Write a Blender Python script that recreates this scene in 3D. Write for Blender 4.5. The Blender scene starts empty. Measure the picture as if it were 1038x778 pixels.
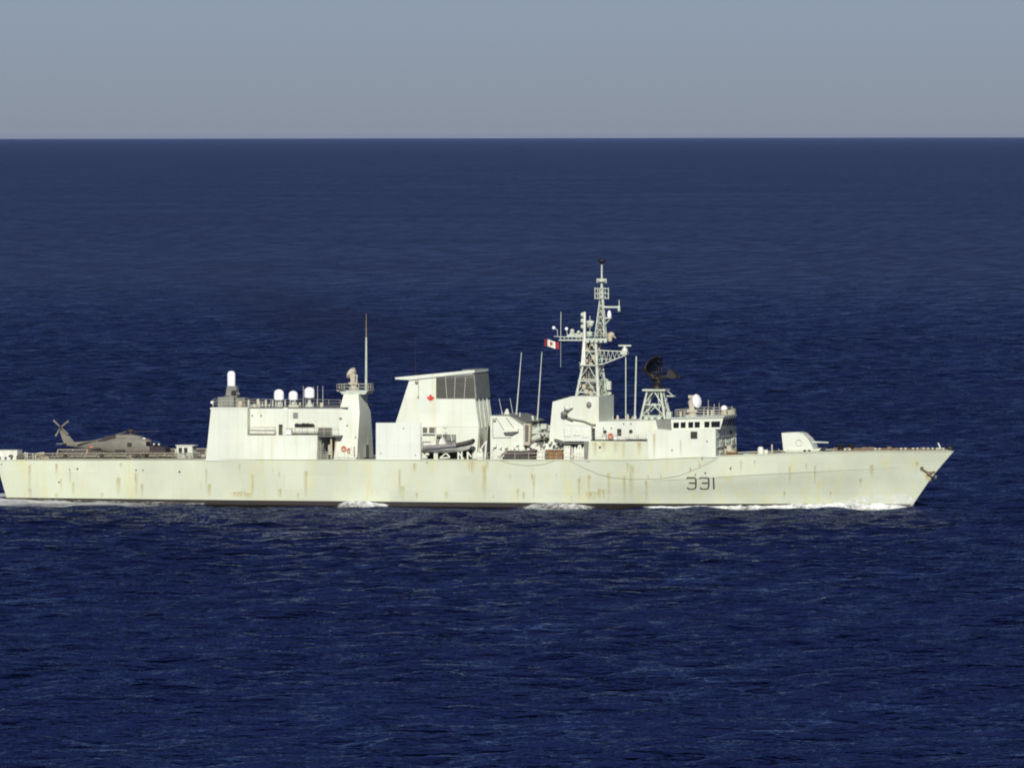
import bpy, random
import numpy as np
from math import sin, cos, radians, pi, sqrt, atan2, exp
from mathutils import Vector, Matrix

random.seed(7)
C = bpy.context.scene.collection
sc = bpy.context.scene

# ---------------------------------------------------------------- camera
PSI, ROLL = radians(15), radians(0.085)
F, DIST, AIM, PITCH, CAMH = 9044.65, 1216.417, -5.776e-3, 2.7810e-2, 50.56
CAM = Vector((67 + DIST*sin(PSI), -8 - DIST*cos(PSI), CAMH))
fh = Vector((-sin(PSI+AIM), cos(PSI+AIM), 0))
fwd = (fh*cos(PITCH) - Vector((0, 0, sin(PITCH)))).normalized()
r0 = fwd.cross(Vector((0, 0, 1))).normalized(); u0 = r0.cross(fwd)
rgt = r0*cos(ROLL) - u0*sin(ROLL); upv = u0*cos(ROLL) + r0*sin(ROLL)
cd = bpy.data.cameras.new('camera'); cam = bpy.data.objects.new('camera', cd); C.objects.link(cam)
cd.sensor_width = 36; cd.lens = F*36/1038; cd.clip_start = 5; cd.clip_end = 400000
M = Matrix((rgt, upv, -fwd)).transposed().to_4x4(); M.translation = CAM
cam.matrix_world = M; sc.camera = cam

# ---------------------------------------------------------------- light
SUN_EL, SUN_AFT = 27, -13            # degrees; how far aft of the starboard beam the sun stands
az = radians(SUN_AFT); el = radians(SUN_EL)
sdir = Vector((-sin(az)*cos(el), -cos(az)*cos(el), sin(el)))
sl = bpy.data.lights.new('sun', 'SUN'); sl.energy = 4.8; sl.angle = radians(0.5); sl.color = (1.0, 0.95, 0.85)
so = bpy.data.objects.new('sun', sl); C.objects.link(so); so.rotation_euler = (-sdir).to_track_quat('-Z', 'Y').to_euler()
w = bpy.data.worlds.new('World'); sc.world = w; w.use_nodes = True
wn = w.node_tree; bg = wn.nodes['Background']; sky = wn.nodes.new('ShaderNodeTexSky'); sky.sky_type = 'NISHITA'
sky.sun_disc = False; sky.sun_elevation = el
sky.sun_rotation = atan2(sdir.x, sdir.y)
sky.air_density = 0.5; sky.dust_density = 0.42; sky.ozone_density = 2.6; sky.altitude = 0
tint = wn.nodes.new('ShaderNodeVectorMath'); tint.operation = 'MULTIPLY'; tint.inputs[1].default_value = (1.0, .915, 1.02)
wn.links.new(sky.outputs[0], tint.inputs[0]); wn.links.new(tint.outputs[0], bg.inputs[0]); bg.inputs[1].default_value = 0.0495
sc.view_settings.view_transform = 'Standard'; sc.view_settings.look = 'None'
sc.view_settings.exposure = 0.0; sc.view_settings.gamma = 1; sc.view_settings.use_curve_mapping = False
sc.render.engine = 'CYCLES'; sc.cycles.use_denoising = True; sc.cycles.denoising_prefilter = 'ACCURATE'
sc.cycles.max_bounces = 5; sc.cycles.diffuse_bounces = 2; sc.cycles.glossy_bounces = 3; sc.cycles.transparent_max_bounces = 12
sc.cycles.filter_width = 1.9; sc.cycles.sample_clamp_direct = .9; sc.cycles.sample_clamp_indirect = 2.0

# ---------------------------------------------------------------- helpers
def at(px, py, Y):
    """where the sight line through a point of the photograph meets the upright plane at depth Y -> (X, Z)"""
    d = fwd + rgt*((px-519)/F) - upv*((py-389)/F)
    t = (Y-CAM.y)/d.y; q = CAM + d*t
    return (q.x, q.z)
def P(px, py, Y):
    x, z = at(px, py, Y); return Vector((x, Y, z))
def PX(pts, Y): return [at(a, b, Y) for a, b in pts]

def node_mat(name):
    m = bpy.data.materials.new(name); m.use_nodes = True
    return m, m.node_tree, m.node_tree.nodes['Principled BSDF']
def simple(name, col, rough=0.6, metal=0.0, var=0.12, scale=1.3, bump=0.0):
    m, t, b = node_mat(name); N = t.nodes; L = t.links
    tc = N.new('ShaderNodeTexCoord'); n = N.new('ShaderNodeTexNoise'); n.inputs['Scale'].default_value = scale; n.inputs['Detail'].default_value = 6
    L.new(tc.outputs['Object'], n.inputs['Vector'])
    r = N.new('ShaderNodeMapRange'); r.inputs[1].default_value = .3; r.inputs[2].default_value = .7
    r.inputs[3].default_value = 1-var; r.inputs[4].default_value = 1+var
    L.new(n.outputs['Fac'], r.inputs[0])
    v = N.new('ShaderNodeVectorMath'); v.operation = 'SCALE'; v.inputs[0].default_value = col[:3]
    L.new(r.outputs[0], v.inputs['Scale']); L.new(v.outputs[0], b.inputs['Base Color'])
    b.inputs['Roughness'].default_value = rough; b.inputs['Metallic'].default_value = metal
    if bump:
        bn = N.new('ShaderNodeBump'); bn.inputs['Strength'].default_value = bump; bn.inputs['Distance'].default_value = .05
        L.new(n.outputs['Fac'], bn.inputs['Height']); L.new(bn.outputs[0], b.inputs['Normal'])
    return m
def ship_paint(name, col, stain=(0.50, 0.46, 0.22), amount=.5, rough=.55):
    """navy paint: plate-to-plate differences, stretched yellow run stains, slightly uneven plating"""
    m, t, b = node_mat(name); N = t.nodes; L = t.links
    g = N.new('ShaderNodeNewGeometry')
    def mapped(s):
        mp = N.new('ShaderNodeMapping'); mp.inputs['Scale'].default_value = s
        L.new(g.outputs['Position'], mp.inputs['Vector']); return mp
    def noise(s, detail=4, rgh=.55):
        n = N.new('ShaderNodeTexNoise'); n.inputs['Scale'].default_value = 1; n.inputs['Detail'].default_value = detail
        n.inputs['Roughness'].default_value = rgh
        L.new(mapped(s).outputs[0], n.inputs['Vector']); return n.outputs['Fac']
    def rng(src, a, b_, c, d):
        r = N.new('ShaderNodeMapRange'); L.new(src, r.inputs[0])
        for i, v in enumerate((a, b_, c, d)): r.inputs[i+1].default_value = v
        return r.outputs[0]
    def mix(f, a, b_):
        x = N.new('ShaderNodeMix'); x.data_type = 'RGBA'
        if isinstance(f, (int, float)): x.inputs[0].default_value = f
        else: L.new(f, x.inputs[0])
        for s, v in ((6, a), (7, b_)):
            if isinstance(v, tuple): x.inputs[s].default_value = v if len(v) == 4 else v+(1,)
            else: L.new(v, x.inputs[s])
        return x.outputs[2]
    patch = noise((.16, .16, .10), 3)
    streak = noise((.9, .9, .05), 5, .7)
    fine = noise((2.6, 2.6, .35), 5, .7)
    c = mix(rng(patch, .38, .62, 0, 1), tuple(x*.93 for x in col), tuple(min(1, x*1.05) for x in col))
    low = rng(streak, .52, .72, 0, amount)
    c = mix(low, c, stain)
    c = mix(rng(fine, .60, .75, 0, amount*.55), c, (.42, .36, .17))
    # plate seams
    br = N.new('ShaderNodeTexBrick'); br.inputs['Scale'].default_value = 1; br.inputs['Brick Width'].default_value = 6.0
    br.inputs['Row Height'].default_value = 2.1; br.inputs['Mortar Size'].default_value = .018; br.inputs['Mortar Smooth'].default_value = 1
    br.inputs[1].default_value = (0.97, 0.97, 0.97, 1); br.inputs[2].default_value = (1.03, 1.03, 1.03, 1); br.inputs[3].default_value = (.80, .79, .76, 1)
    cb = N.new('ShaderNodeSeparateXYZ'); L.new(g.outputs['Position'], cb.inputs[0])
    cc = N.new('ShaderNodeCombineXYZ'); L.new(cb.outputs[0], cc.inputs[0]); L.new(cb.outputs[2], cc.inputs[1]); L.new(cc.outputs[0], br.inputs['Vector'])
    mu = N.new('ShaderNodeMix'); mu.data_type = 'RGBA'; mu.blend_type = 'MULTIPLY'; mu.inputs[0].default_value = .9
    L.new(c, mu.inputs[6]); L.new(br.outputs[0], mu.inputs[7])
    L.new(mu.outputs[2], b.inputs['Base Color']); b.inputs['Roughness'].default_value = rough
    b.inputs['Specular IOR Level'].default_value = .3
    bn = N.new('ShaderNodeBump'); bn.inputs['Strength'].default_value = .5; bn.inputs['Distance'].default_value = .06
    L.new(noise((.8, .8, .8), 2), bn.inputs['Height']); L.new(bn.outputs[0], b.inputs['Normal'])
    return m
M_ = {}
M_['hull'] = ship_paint('hull_paint', (.51, .555, .44), stain=(.56, .53, .24), amount=.85)
M_['super'] = ship_paint('deckhouse_paint', (.60, .645, .565), amount=.42)
M_['super2'] = ship_paint('screen_paint', (.59, .635, .585), amount=.15)
M_['boot'] = simple('boot_topping_paint', (.025, .020, .018), .5)
M_['deck'] = simple('deck_grey', (.12, .125, .125), .8)
M_['white'] = simple('radome_white', (.84, .84, .85), .4, var=.03)
M_['offwhite'] = simple('worn_white', (.62, .64, .56), .5, var=.14, scale=3)
M_['grey'] = simple('mast_grey', (.42, .47, .40), .5, var=.15, scale=2)
M_['midgrey'] = simple('gun_grey', (.17, .18, .16), .55, var=.2)
M_['beige'] = simple('beige_cover', (.40, .37, .30), .7, var=.2, scale=2)
M_['dark'] = simple('dark_opening', (.018, .018, .017), .6)
M_['black'] = simple('radar_black', (.009, .007, .006), .6)
M_['louvre'] = simple('louvre_grey', (.10, .10, .085), .6)
M_['glass'] = simple('bridge_glass', (.012, .014, .018), .08, var=0)
M_['rail'] = simple('guardrail_paint', (.46, .45, .36), .6)
M_['tan'] = simple('tan_frame', (.40, .36, .27), .7, var=.2, scale=4)
M_['red'] = simple('flag_red', (.30, .025, .03), .7)
M_['leaf'] = simple('leaf_red', (.50, .035, .022), .6)
M_['orange'] = simple('orange_buoy', (.55, .15, .08), .6)
M_['rope'] = simple('rope', (.30, .30, .22), .8)
M_['number'] = simple('number_paint', (.045, .040, .033), .6)
M_['heli'] = simple('helicopter_grey', (.155, .15, .125), .55, var=.15, scale=1.2)
M_['helidark'] = simple('engine_cover', (.03, .022, .022), .7)
M_['tubegrey'] = simple('boat_tube_grey', (.21, .20, .205), .6)
M_['tubeblack'] = simple('boat_tube_black', (.028, .024, .024), .5)
M_['rustbox'] = simple('rusty_canvas', (.17, .09, .03), .8, var=.4, scale=3)
M_['purple'] = simple('worn_tubes', (.12, .10, .10), .7, var=.4, scale=3)
M_['anchor'] = simple('rusty_steel', (.18, .135, .085), .8, var=.4, scale=4)
M_['gun'] = ship_paint('gun_shield_paint', (.60, .64, .56), amount=.15)

def rust_mat():
    m, t, b = node_mat('rust_run'); N = t.nodes; L = t.links
    uv = N.new('ShaderNodeUVMap'); sp = N.new('ShaderNodeSeparateXYZ'); L.new(uv.outputs[0], sp.inputs[0])
    g = N.new('ShaderNodeNewGeometry'); mp = N.new('ShaderNodeMapping'); mp.inputs['Scale'].default_value = (5, 5, .5)
    L.new(g.outputs['Position'], mp.inputs[0]); n = N.new('ShaderNodeTexNoise'); n.inputs['Scale'].default_value = 1; n.inputs['Detail'].default_value = 5
    L.new(mp.outputs[0], n.inputs['Vector'])
    def ma(op, a, b_=None):
        x = N.new('ShaderNodeMath'); x.operation = op; x.use_clamp = False
        for i, v in enumerate((a, b_)):
            if v is None: continue
            if isinstance(v, (int, float)): x.inputs[i].default_value = v
            else: L.new(v, x.inputs[i])
        return x.outputs[0]
    u = ma('ABSOLUTE', ma('SUBTRACT', ma('MULTIPLY', sp.outputs[0], 2), 1))
    side = ma('SUBTRACT', 1, ma('POWER', u, 1.5))
    v = sp.outputs[1]
    run = ma('MULTIPLY', ma('POWER', ma('MAXIMUM', v, 0.0), .8), ma('MINIMUM', ma('MULTIPLY', ma('SUBTRACT', 1, v), 12), 1))
    al = ma('MULTIPLY', ma('MULTIPLY', side, run), ma('MULTIPLY', ma('MAXIMUM', ma('SUBTRACT', n.outputs['Fac'], .25), 0), 2.2))
    al = ma('MINIMUM', ma('MULTIPLY', al, .74), .75)
    L.new(al, b.inputs['Alpha'])
    c = N.new('ShaderNodeMix'); c.data_type = 'RGBA'; c.inputs[6].default_value = (.58, .49, .15, 1); c.inputs[7].default_value = (.44, .27, .07, 1)
    L.new(al, c.inputs[0]); L.new(c.outputs[2], b.inputs['Base Color']); b.inputs['Roughness'].default_value = .8
    return m
M_['rust'] = rust_mat()
def net_mat():
    m, t, b = node_mat('safety_net'); N = t.nodes; L = t.links
    g = N.new('ShaderNodeNewGeometry'); v = N.new('ShaderNodeTexVoronoi'); v.feature = 'DISTANCE_TO_EDGE'; v.inputs['Scale'].default_value = 5
    L.new(g.outputs['Position'], v.inputs['Vector'])
    r = N.new('ShaderNodeMath'); r.operation = 'LESS_THAN'; r.inputs[1].default_value = .10
    L.new(v.outputs['Distance'], r.inputs[0]); L.new(r.outputs[0], b.inputs['Alpha'])
    b.inputs['Base Color'].default_value = (.17, .15, .10, 1); b.inputs['Roughness'].default_value = .9
    return m
M_['net'] = net_mat()
def foam_mat():
    m, t, b = node_mat('white_water'); N = t.nodes; L = t.links
    g = N.new('ShaderNodeNewGeometry'); n = N.new('ShaderNodeTexNoise'); n.inputs['Scale'].default_value = 1.6; n.inputs['Detail'].default_value = 8
    n.inputs['Roughness'].default_value = .7; L.new(g.outputs['Position'], n.inputs['Vector'])
    at_ = N.new('ShaderNodeAttribute'); at_.attribute_name = 'cover'
    s = N.new('ShaderNodeMath'); s.operation = 'SUBTRACT'; L.new(at_.outputs['Fac'], s.inputs[0]); L.new(n.outputs['Fac'], s.inputs[1])
    r = N.new('ShaderNodeMapRange'); L.new(s.outputs[0], r.inputs[0]); r.inputs[1].default_value = -.12; r.inputs[2].default_value = .30
    L.new(r.outputs[0], b.inputs['Alpha'])
    b.inputs['Base Color'].default_value = (.74, .77, .78, 1); b.inputs['Roughness'].default_value = .85
    b.inputs['Specular IOR Level'].default_value = .2
    bn = N.new('ShaderNodeBump'); bn.inputs['Strength'].default_value = .7; bn.inputs['Distance'].default_value = .15
    L.new(n.outputs['Fac'], bn.inputs['Height']); L.new(bn.outputs[0], b.inputs['Normal'])
    return m
M_['foam'] = foam_mat()

def rootloc(o):
    v = Vector((0, 0, 0))
    while o is not None: v += o.location; o = o.parent
    return v
class MB:
    def __init__(s): s.v = []; s.f = []; s.uv = None; s.cov = None
    def add(s, vs, fs):
        k = len(s.v); s.v += [tuple(x) for x in vs]; s.f += [tuple(i+k for i in f) for f in fs]; return s
    def box(s, x0, x1, y0, y1, z0, z1):
        return s.add([(x, y, z) for x in (x0, x1) for y in (y0, y1) for z in (z0, z1)],
                     [(0, 1, 3, 2), (4, 6, 7, 5), (0, 4, 5, 1), (2, 3, 7, 6), (0, 2, 6, 4), (1, 5, 7, 3)])
    def prism(s, pts, ya, yb):
        """(X,Z) outline run from ya to yb; ya / yb a number or a function of Z"""
        fa = ya if callable(ya) else (lambda z: ya); fb = yb if callable(yb) else (lambda z: yb)
        n = len(pts)
        return s.add([(x, fa(z), z) for x, z in pts]+[(x, fb(z), z) for x, z in pts],
                     [tuple(range(n)), tuple(range(2*n-1, n-1, -1))]+[(i, i+n, (i+1) % n+n, (i+1) % n) for i in range(n)])
    def tube(s, a, b, r, r2=None, n=8):
        a = Vector(a); b = Vector(b); r2 = r if r2 is None else r2; d = (b-a)
        if d.length < 1e-6: return s
        d.normalize(); q = d.cross(Vector((0, 0, 1)))
        if q.length < .01: q = Vector((1, 0, 0))
        q.normalize(); p = d.cross(q)
        vs = [a+(q*cos(t)+p*sin(t))*r for t in [2*pi*i/n for i in range(n)]]+[b+(q*cos(t)+p*sin(t))*r2 for t in [2*pi*i/n for i in range(n)]]
        return s.add(vs, [(i, (i+1) % n, (i+1) % n+n, i+n) for i in range(n)]+[tuple(range(n-1, -1, -1)), tuple(range(n, 2*n))])
    def path(s, pts, r, n=6):
        for a, b in zip(pts, pts[1:]): s.tube(a, b, r, n=n)
        return s
    def lathe(s, prof, c, axis=(0, 0, 1), n=20):
        c = Vector(c); d = Vector(axis).normalized(); q = d.cross(Vector((0, 1, 0)))
        if q.length < .05: q = d.cross(Vector((1, 0, 0)))
        q.normalize(); p = d.cross(q); k = len(prof)
        vs = [c+d*h+(q*cos(2*pi*i/n)+p*sin(2*pi*i/n))*max(r, 1e-3) for r, h in prof for i in range(n)]
        fs = [(j*n+i, j*n+(i+1) % n, (j+1)*n+(i+1) % n, (j+1)*n+i) for j in range(k-1) for i in range(n)]
        fs += [tuple(range(n-1, -1, -1)), tuple(range((k-1)*n, k*n))]
        return s.add(vs, fs)
    def ball(s, c, rx, ry=None, rz=None, n=16):
        ry = ry or rx; rz = rz or rx; m = n//2
        vs = [(c[0]+rx*sin(pi*j/m)*cos(2*pi*i/n), c[1]+ry*sin(pi*j/m)*sin(2*pi*i/n), c[2]+rz*cos(pi*j/m)) for j in range(m+1) for i in range(n)]
        return s.add(vs, [(j*n+i, (j+1)*n+i, (j+1)*n+(i+1) % n, j*n+(i+1) % n) for j in range(m) for i in range(n)])
    def torus(s, c, R, r, axis=(0, 1, 0), n=20, k=8):
        d = Vector(axis).normalized(); q = d.cross(Vector((0, 0, 1)))
        if q.length < .05: q = Vector((1, 0, 0))
        q.normalize(); p = d.cross(q); c = Vector(c); vs = []
        for i in range(n):
            e = q*cos(2*pi*i/n)+p*sin(2*pi*i/n)
            for j in range(k): vs.append(c+e*(R+r*cos(2*pi*j/k))+d*r*sin(2*pi*j/k))
        return s.add(vs, [(i*k+j, ((i+1) % n)*k+j, ((i+1) % n)*k+(j+1) % k, i*k+(j+1) % k) for i in range(n) for j in range(k)])
    def build(s, name, m, parent=None, smooth=True, **props):
        me = bpy.data.meshes.new(name); off = rootloc(parent) if parent is not None else Vector((0, 0, 0))
        me.from_pydata([tuple(Vector(v)-off) for v in s.v], [], s.f)
        import bmesh
        bm = bmesh.new(); bm.from_mesh(me); bmesh.ops.recalc_face_normals(bm, faces=bm.faces); bm.to_mesh(me); bm.free()
        if s.uv:
            ul = me.uv_layers.new(name='UVMap')
            for lp in me.loops: ul.data[lp.index].uv = s.uv[lp.vertex_index]
        if s.cov is not None:
            a = me.attributes.new('cover', 'FLOAT', 'POINT'); a.data.foreach_set('value', s.cov)
        me.materials.append(M_[m] if isinstance(m, str) else m)
        if smooth:
            me.shade_smooth(); me.set_sharp_from_angle(angle=radians(32))
        o = bpy.data.objects.new(name, me); C.objects.link(o)
        if parent is not None: o.parent = parent
        for k_, v_ in props.items(): o[k_] = v_
        return o
def thing(name, loc, label, cat, group=None):
    o = bpy.data.objects.new(name, None); C.objects.link(o); o.location = loc; o.empty_display_size = .5
    o['label'] = label; o['category'] = cat
    if group: o['group'] = group
    return o
def part(name, m, parent, fn, **k):
    b = MB(); fn(b); return b.build(name, m, parent, **k)
def railing(b, pts, h=1.05, step=1.6, r=.028, rows=3):
    """posts and wires along a 3D polyline"""
    for a, c in zip(pts, pts[1:]):
        a = Vector(a); c = Vector(c); n = max(1, round((c-a).length/step))
        for i in range(n+1):
            q = a.lerp(c, i/n); b.tube(q, q+Vector((0, 0, h)), r, n=5)
        for k in range(rows):
            z = Vector((0, 0, h*(k+1)/rows)); b.tube(a+z, c+z, r*.7, n=5)

# ---------------------------------------------------------------- hull form
def itp(tab, x): return float(np.interp(x, [a for a, _ in tab], [b for _, b in tab]))
T_deck = [(0, 6.6), (.12, 7.2), (.22, 7.75), (.35, 8.05), (.5, 8.15), (.62, 8.1), (.70, 7.85), (.78, 7.1), (.85, 5.9), (.92, 3.9), (.97, 1.7), (1, .12)]
T_wl = [(0, 6.0), (.12, 6.8), (.25, 7.5), (.4, 7.8), (.52, 7.7), (.62, 7.1), (.70, 6.2), (.78, 4.9), (.85, 3.5), (.92, 1.9), (.97, .7), (1, .06)]
T_zd = [(0, 5.79), (15, 5.94), (31, 6.15), (58, 6.3), (71, 6.41), (92, 6.56), (105, 7.23), (116, 7.70), (125, 7.80), (134, 7.82)]
T_zk = [(0, 3.4), (90, 3.5), (99, 4.04), (110, 4.76), (118, 5.2), (134, 6.0)]
def smooth_tab(tab, x, w=.04): return sum(itp(tab, min(1, max(0, x+w*k/3)))*c for k, c in zip(range(-3, 4), (1, 2, 3, 4, 3, 2, 1)))/16 if w < x < 1-w else itp(tab, x)
def xs(z): return itp([(-5, 3.6), (.6, 1.35), (5.8, 0)], z)
def xb(z): return itp([(-5, 123.5), (0.4, 128.25), (4.45, 131.05), (7.8, 134.0)], z)
def hull_half(X, z):
    s = min(1, max(0, (X-xs(z))/(xb(z)-xs(z)))); zd = itp(T_zd, X)
    bd, bw = smooth_tab(T_deck, s), smooth_tab(T_wl, s)
    zk = itp(T_zk, X); k = min(1, max(0, (s-.62)/.16))*.9*(1-max(0, (s-.86)/.14))
    lin = bw+(bd-bw)*(zk/zd)**.9; bk = lin+(max(lin, bd*.985-.02)-lin)*k
    if z >= zk: return bk+(bd-bk)*min(1, (z-zk)/(zd-zk))
    if z >= 0: return bw+(bk-bw)*(z/zk)
    return bw*max(.25, 1+z*.12)
def hy(X, z, o=0.0): return -(hull_half(X, z)+o)
def zdeck(X): return itp(T_zd, X)

def hull_mesh(b, zf, n=110, port=True):
    """zf(X) -> list of heights"""
    svals = [i/n for i in range(n+1)]
    for sgn in ((-1, 1) if port else (-1,)):
        vs = []; m = None
        for s in svals:
            Xd = s*134; zz = zf(Xd); m = len(zz)
            for z in zz:
                X = xs(z)+s*(xb(z)-xs(z)); vs.append((X, sgn*hull_half(X, z), z))
        b.add(vs, [(i*m+j, (i+1)*m+j, (i+1)*m+j+1, i*m+j+1) for i in range(n) for j in range(m-1)])
        if sgn == -1: lo = vs[:m]
    b.add([(x, y, z) for x, y, z in lo]+[(x, -y, z) for x, y, z in lo], [(j, j+1, m+j+1, m+j) for j in range(m-1)])

ship = thing('naval_frigate', (67, 0, 0), 'pale grey green naval frigate numbered 331 with rust streaks, steaming on dark blue sea', 'warship')
def zl(X):
    zk = itp(T_zk, X); zd = zdeck(X); return [.6, .6+(zk-.6)*.33, .6+(zk-.6)*.66, zk-.03, zk, zk+(zd-zk)*.5, zd]
hull = part('hull', 'hull', ship, lambda b: hull_mesh(b, zl))
part('boot_topping', 'boot', hull, lambda b: hull_mesh(b, lambda X: [-4.5, -2.5, -1, 0, .6]))
def deckm(b):
    n = 110; vs = []
    for i in range(n+1):
        X = i*134/n; z = zdeck(X)-.012; h = hull_half(X, z)-.01; vs += [(X, -h, z), (X, 0, z+.08), (X, h, z)]
    b.add(vs, [(3*i+j, 3*i+3+j, 3*i+4+j, 3*i+1+j) for i in range(n) for j in (0, 1)])
part('main_deck', 'deck', ship, deckm)
# gunwale bar along the deck edge
def gunw(b):
    for sg in (-1, 1):
        pts = [(X, sg*(hull_half(X, zdeck(X))+.03), zdeck(X)+.02) for X in np.linspace(.2, 133.7, 60)]
        b.path([tuple(p) for p in pts], .07, 6)
part('gunwale', 'hull', hull, gunw)

# strip pinned on the hull surface (px polyline of the photo, given as stroke)
def hull_pt(px, py, o=.02):
    Y = -7.0
    for _ in range(12):
        X, z = at(px, py, Y); Y = hy(X, z, o)
    return Vector((X, Y, z))
def stroke(b, pts, wd, o=.025):
    q = [hull_pt(a, c, o) for a, c in pts]
    for i, (a, c) in enumerate(zip(q, q[1:])):
        d = (c-a); nrm = Vector((0, -1, 0)); s = d.cross(nrm).normalized()*wd/2; e = d.normalized()*wd*.35
        t = Vector((0, -.02, 0))
        vs = [a-s-e, a+s-e, c+s+e, c-s+e]; b.add(vs+[v-t*2 for v in vs], [(0, 1, 2, 3), (7, 6, 5, 4), (0, 4, 5, 1), (1, 5, 6, 2), (2, 6, 7, 3), (3, 7, 4, 0)])
def arc(cx, cy, rx, ry, a0, a1, n=7): return [(cx+rx*cos(radians(a0+(a1-a0)*i/n)), cy-ry*sin(radians(a0+(a1-a0)*i/n))) for i in range(n+1)]
def digit3(b, x):
    # flat-topped 3 with a round right side
    stroke(b, [(x, 484.4), (x+.8, 483.9), (x+7.6, 483.9), (x+8.7, 484.9), (x+9.0, 487), (x+9.0, 492.2), (x+8.5, 494.2), (x+7.2, 495.1), (x+1.6, 495.2), (x+.6, 494.2)], .20)
    stroke(b, [(x+2.4, 489.2), (x+8.9, 489.3)], .19, .031)
part('hull_number', 'number', hull, lambda b: digit3(b, 696.4))
part('hull_number', 'number', hull, lambda b: digit3(b, 709.4))
part('hull_number', 'number', hull, lambda b: stroke(b, [(723.2, 484.0), (723.6, 495.3)], .21))
def port_hole(b, px, py, r=.14):
    q = hull_pt(px, py, 0.0); b.lathe([(r, -.02), (r, .03), (r*.8, .035)], q, (0, -1, 0), 10)
for px, py in ((138, 476.5), (145, 476.5), (182, 478), (70.5, 475.5), (78.5, 475), (60, 488.5), (433, 468.5), (715, 479.3), (705, 480.8), (740.5, 474.6), (1.5, 470.5), (700, 475.5)):
    part('scupper', 'dark', hull, lambda b: port_hole(b, px, py, random.uniform(.09, .17)))

def rust(name, px, py0, py1, wpx, parent=hull, m='rust', lean=0, Yp=None, o=.012):
    b = MB(); n = 8; vs = []; uv = []
    for i in range(n+1):
        t = i/n; y = py0+(py1-py0)*t
        for sgn in (0, 1):
            x = px+lean*t+(sgn-.5)*wpx*(1-.25*t)
            if Yp is None: q = hull_pt(x, y, o)
            else:
                X, z = at(x, y, Yp); q = Vector((X, Yp, z))
            vs.append(q); uv.append((sgn, 1-t))
    b.add(vs, [(2*i, 2*i+1, 2*i+3, 2*i+2) for i in range(n)]); b.uv = uv
    return b.build(name, m, parent, smooth=False)
runs = [(74, 488, 503, 3.5), (71, 476, 492, 2), (138, 478, 503, 5), (144, 490, 504, 4), (120, 483, 503, 6), (212, 490, 504, 6), (209, 474, 500, 3),
        (62, 484, 503, 2), (30, 470, 500, 5), (256, 480, 506, 4), (243, 470, 480, 3), (310, 476, 506, 5), (283, 478, 486, 2), (405, 474, 506, 4), (408, 492, 508, 6),
        (491, 470, 508, 6), (478, 466.8, 480, 9), (494, 466.8, 478, 5), (517, 480, 488, 2), (541, 480, 508, 4), (539, 480, 490, 2), (564, 480, 486, 2), (588, 482, 488, 2.6),
        (587, 484, 508, 4), (597, 480, 507, 4), (579, 502, 509, 1.6), (600, 498, 508, 16), (617, 478, 509, 5), (633, 481, 509, 4), (655, 486, 509, 4), (657, 481, 487, 2), (670, 481, 487, 2),
        (640, 470, 506, 7), (705, 480, 484, 2), (795, 497.5, 506, 3), (800.5, 472, 492, 3.6), (826, 471, 492, 3), (842, 498, 505, 2.4), (872.5, 485, 495, 4), (883.5, 471, 484, 5), (884, 470, 478, 3), (751, 466, 480, 3),
        (741, 472, 478, 2.5), (765, 466, 474, 2.5), (948, 481.5, 486, 4.5), (941, 481, 489, 6), (943, 482, 488, 4), (939, 480, 487, 4), (240, 498, 505.5, 15), (251, 499, 505.5, 10), (246, 497, 505.5, 7)]
rr_ = random.Random(41)
for i in range(13):
    px_ = rr_.uniform(15, 720); y0_ = rr_.uniform(493, 502); runs.append((px_, y0_, rr_.uniform(504.5, 508), rr_.uniform(1.5, 6)))
for i in range(8):
    px_ = rr_.uniform(20, 960); y0_ = rr_.uniform(467, 470); runs.append((px_, y0_, y0_+rr_.uniform(4, 14), rr_.uniform(1.5, 5)))
for r in runs: rust('rust_streak', *r)
# ropes hanging along the side
def sag(b, pts, r=.024):
    q = [hull_pt(x, y, .06) for x, y in pts]; b.path(q, r, 5)
part('hanging_rope', 'rope', ship, lambda b: sag(b, [(507, 466.5), (520, 470), (535, 471.8), (550, 470.5), (562, 466.8)]))
part('hanging_rope', 'rope', ship, lambda b: sag(b, [(578, 467), (592, 474), (607, 480.5), (622, 484), (640, 485.5), (670, 485), (690, 481.5), (708, 474), (728, 464)]))
# anchor
def anch(b):
    q = hull_pt(941.5, 479.5, .12); k = hull_pt(933.5, 474.5, .1)
    b.tube(k, q, .13, .16); e1 = hull_pt(947.8, 477.5, .25); e2 = hull_pt(944.5, 482.5, .28)
    b.tube(q, e1, .17, .08); b.tube(q, e2, .22, .12); b.ball(q, .28)
part('anchor', 'anchor', hull, anch)
part('hawse_pipe', 'dark', hull, lambda b: b.lathe([(.2, -.1), (.25, .08), (.15, .1)], hull_pt(934.5, 474.5, .0), (0.3, -1, -.1), 14))
# faint weld line / knuckle strake
def knuck(b):
    pts = []
    for X in np.linspace(94, 127, 40):
        z = itp(T_zk, X); pts.append((X, hy(X, z, .015), z))
    b.path(pts, .028, 5)
part('knuckle_strake', 'hull', hull, knuck)

# ---------------------------------------------------------------- superstructure
def block(name, m, pts, Yn, Yf=None, parent=ship, tumble=0.0, **k):
    """solid with an outline read off the photo on its near face Yn (negative = starboard); mirrored to port unless Yf is given"""
    q = PX(pts, Yn); zb = min(z for _, z in q)
    fa = (lambda z: Yn+tumble*(z-zb)); fb = (lambda z: -Yn-tumble*(z-zb)) if Yf is None else Yf
    return part(name, m, parent, lambda b: b.prism(q, fa, fb), **k)

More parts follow.
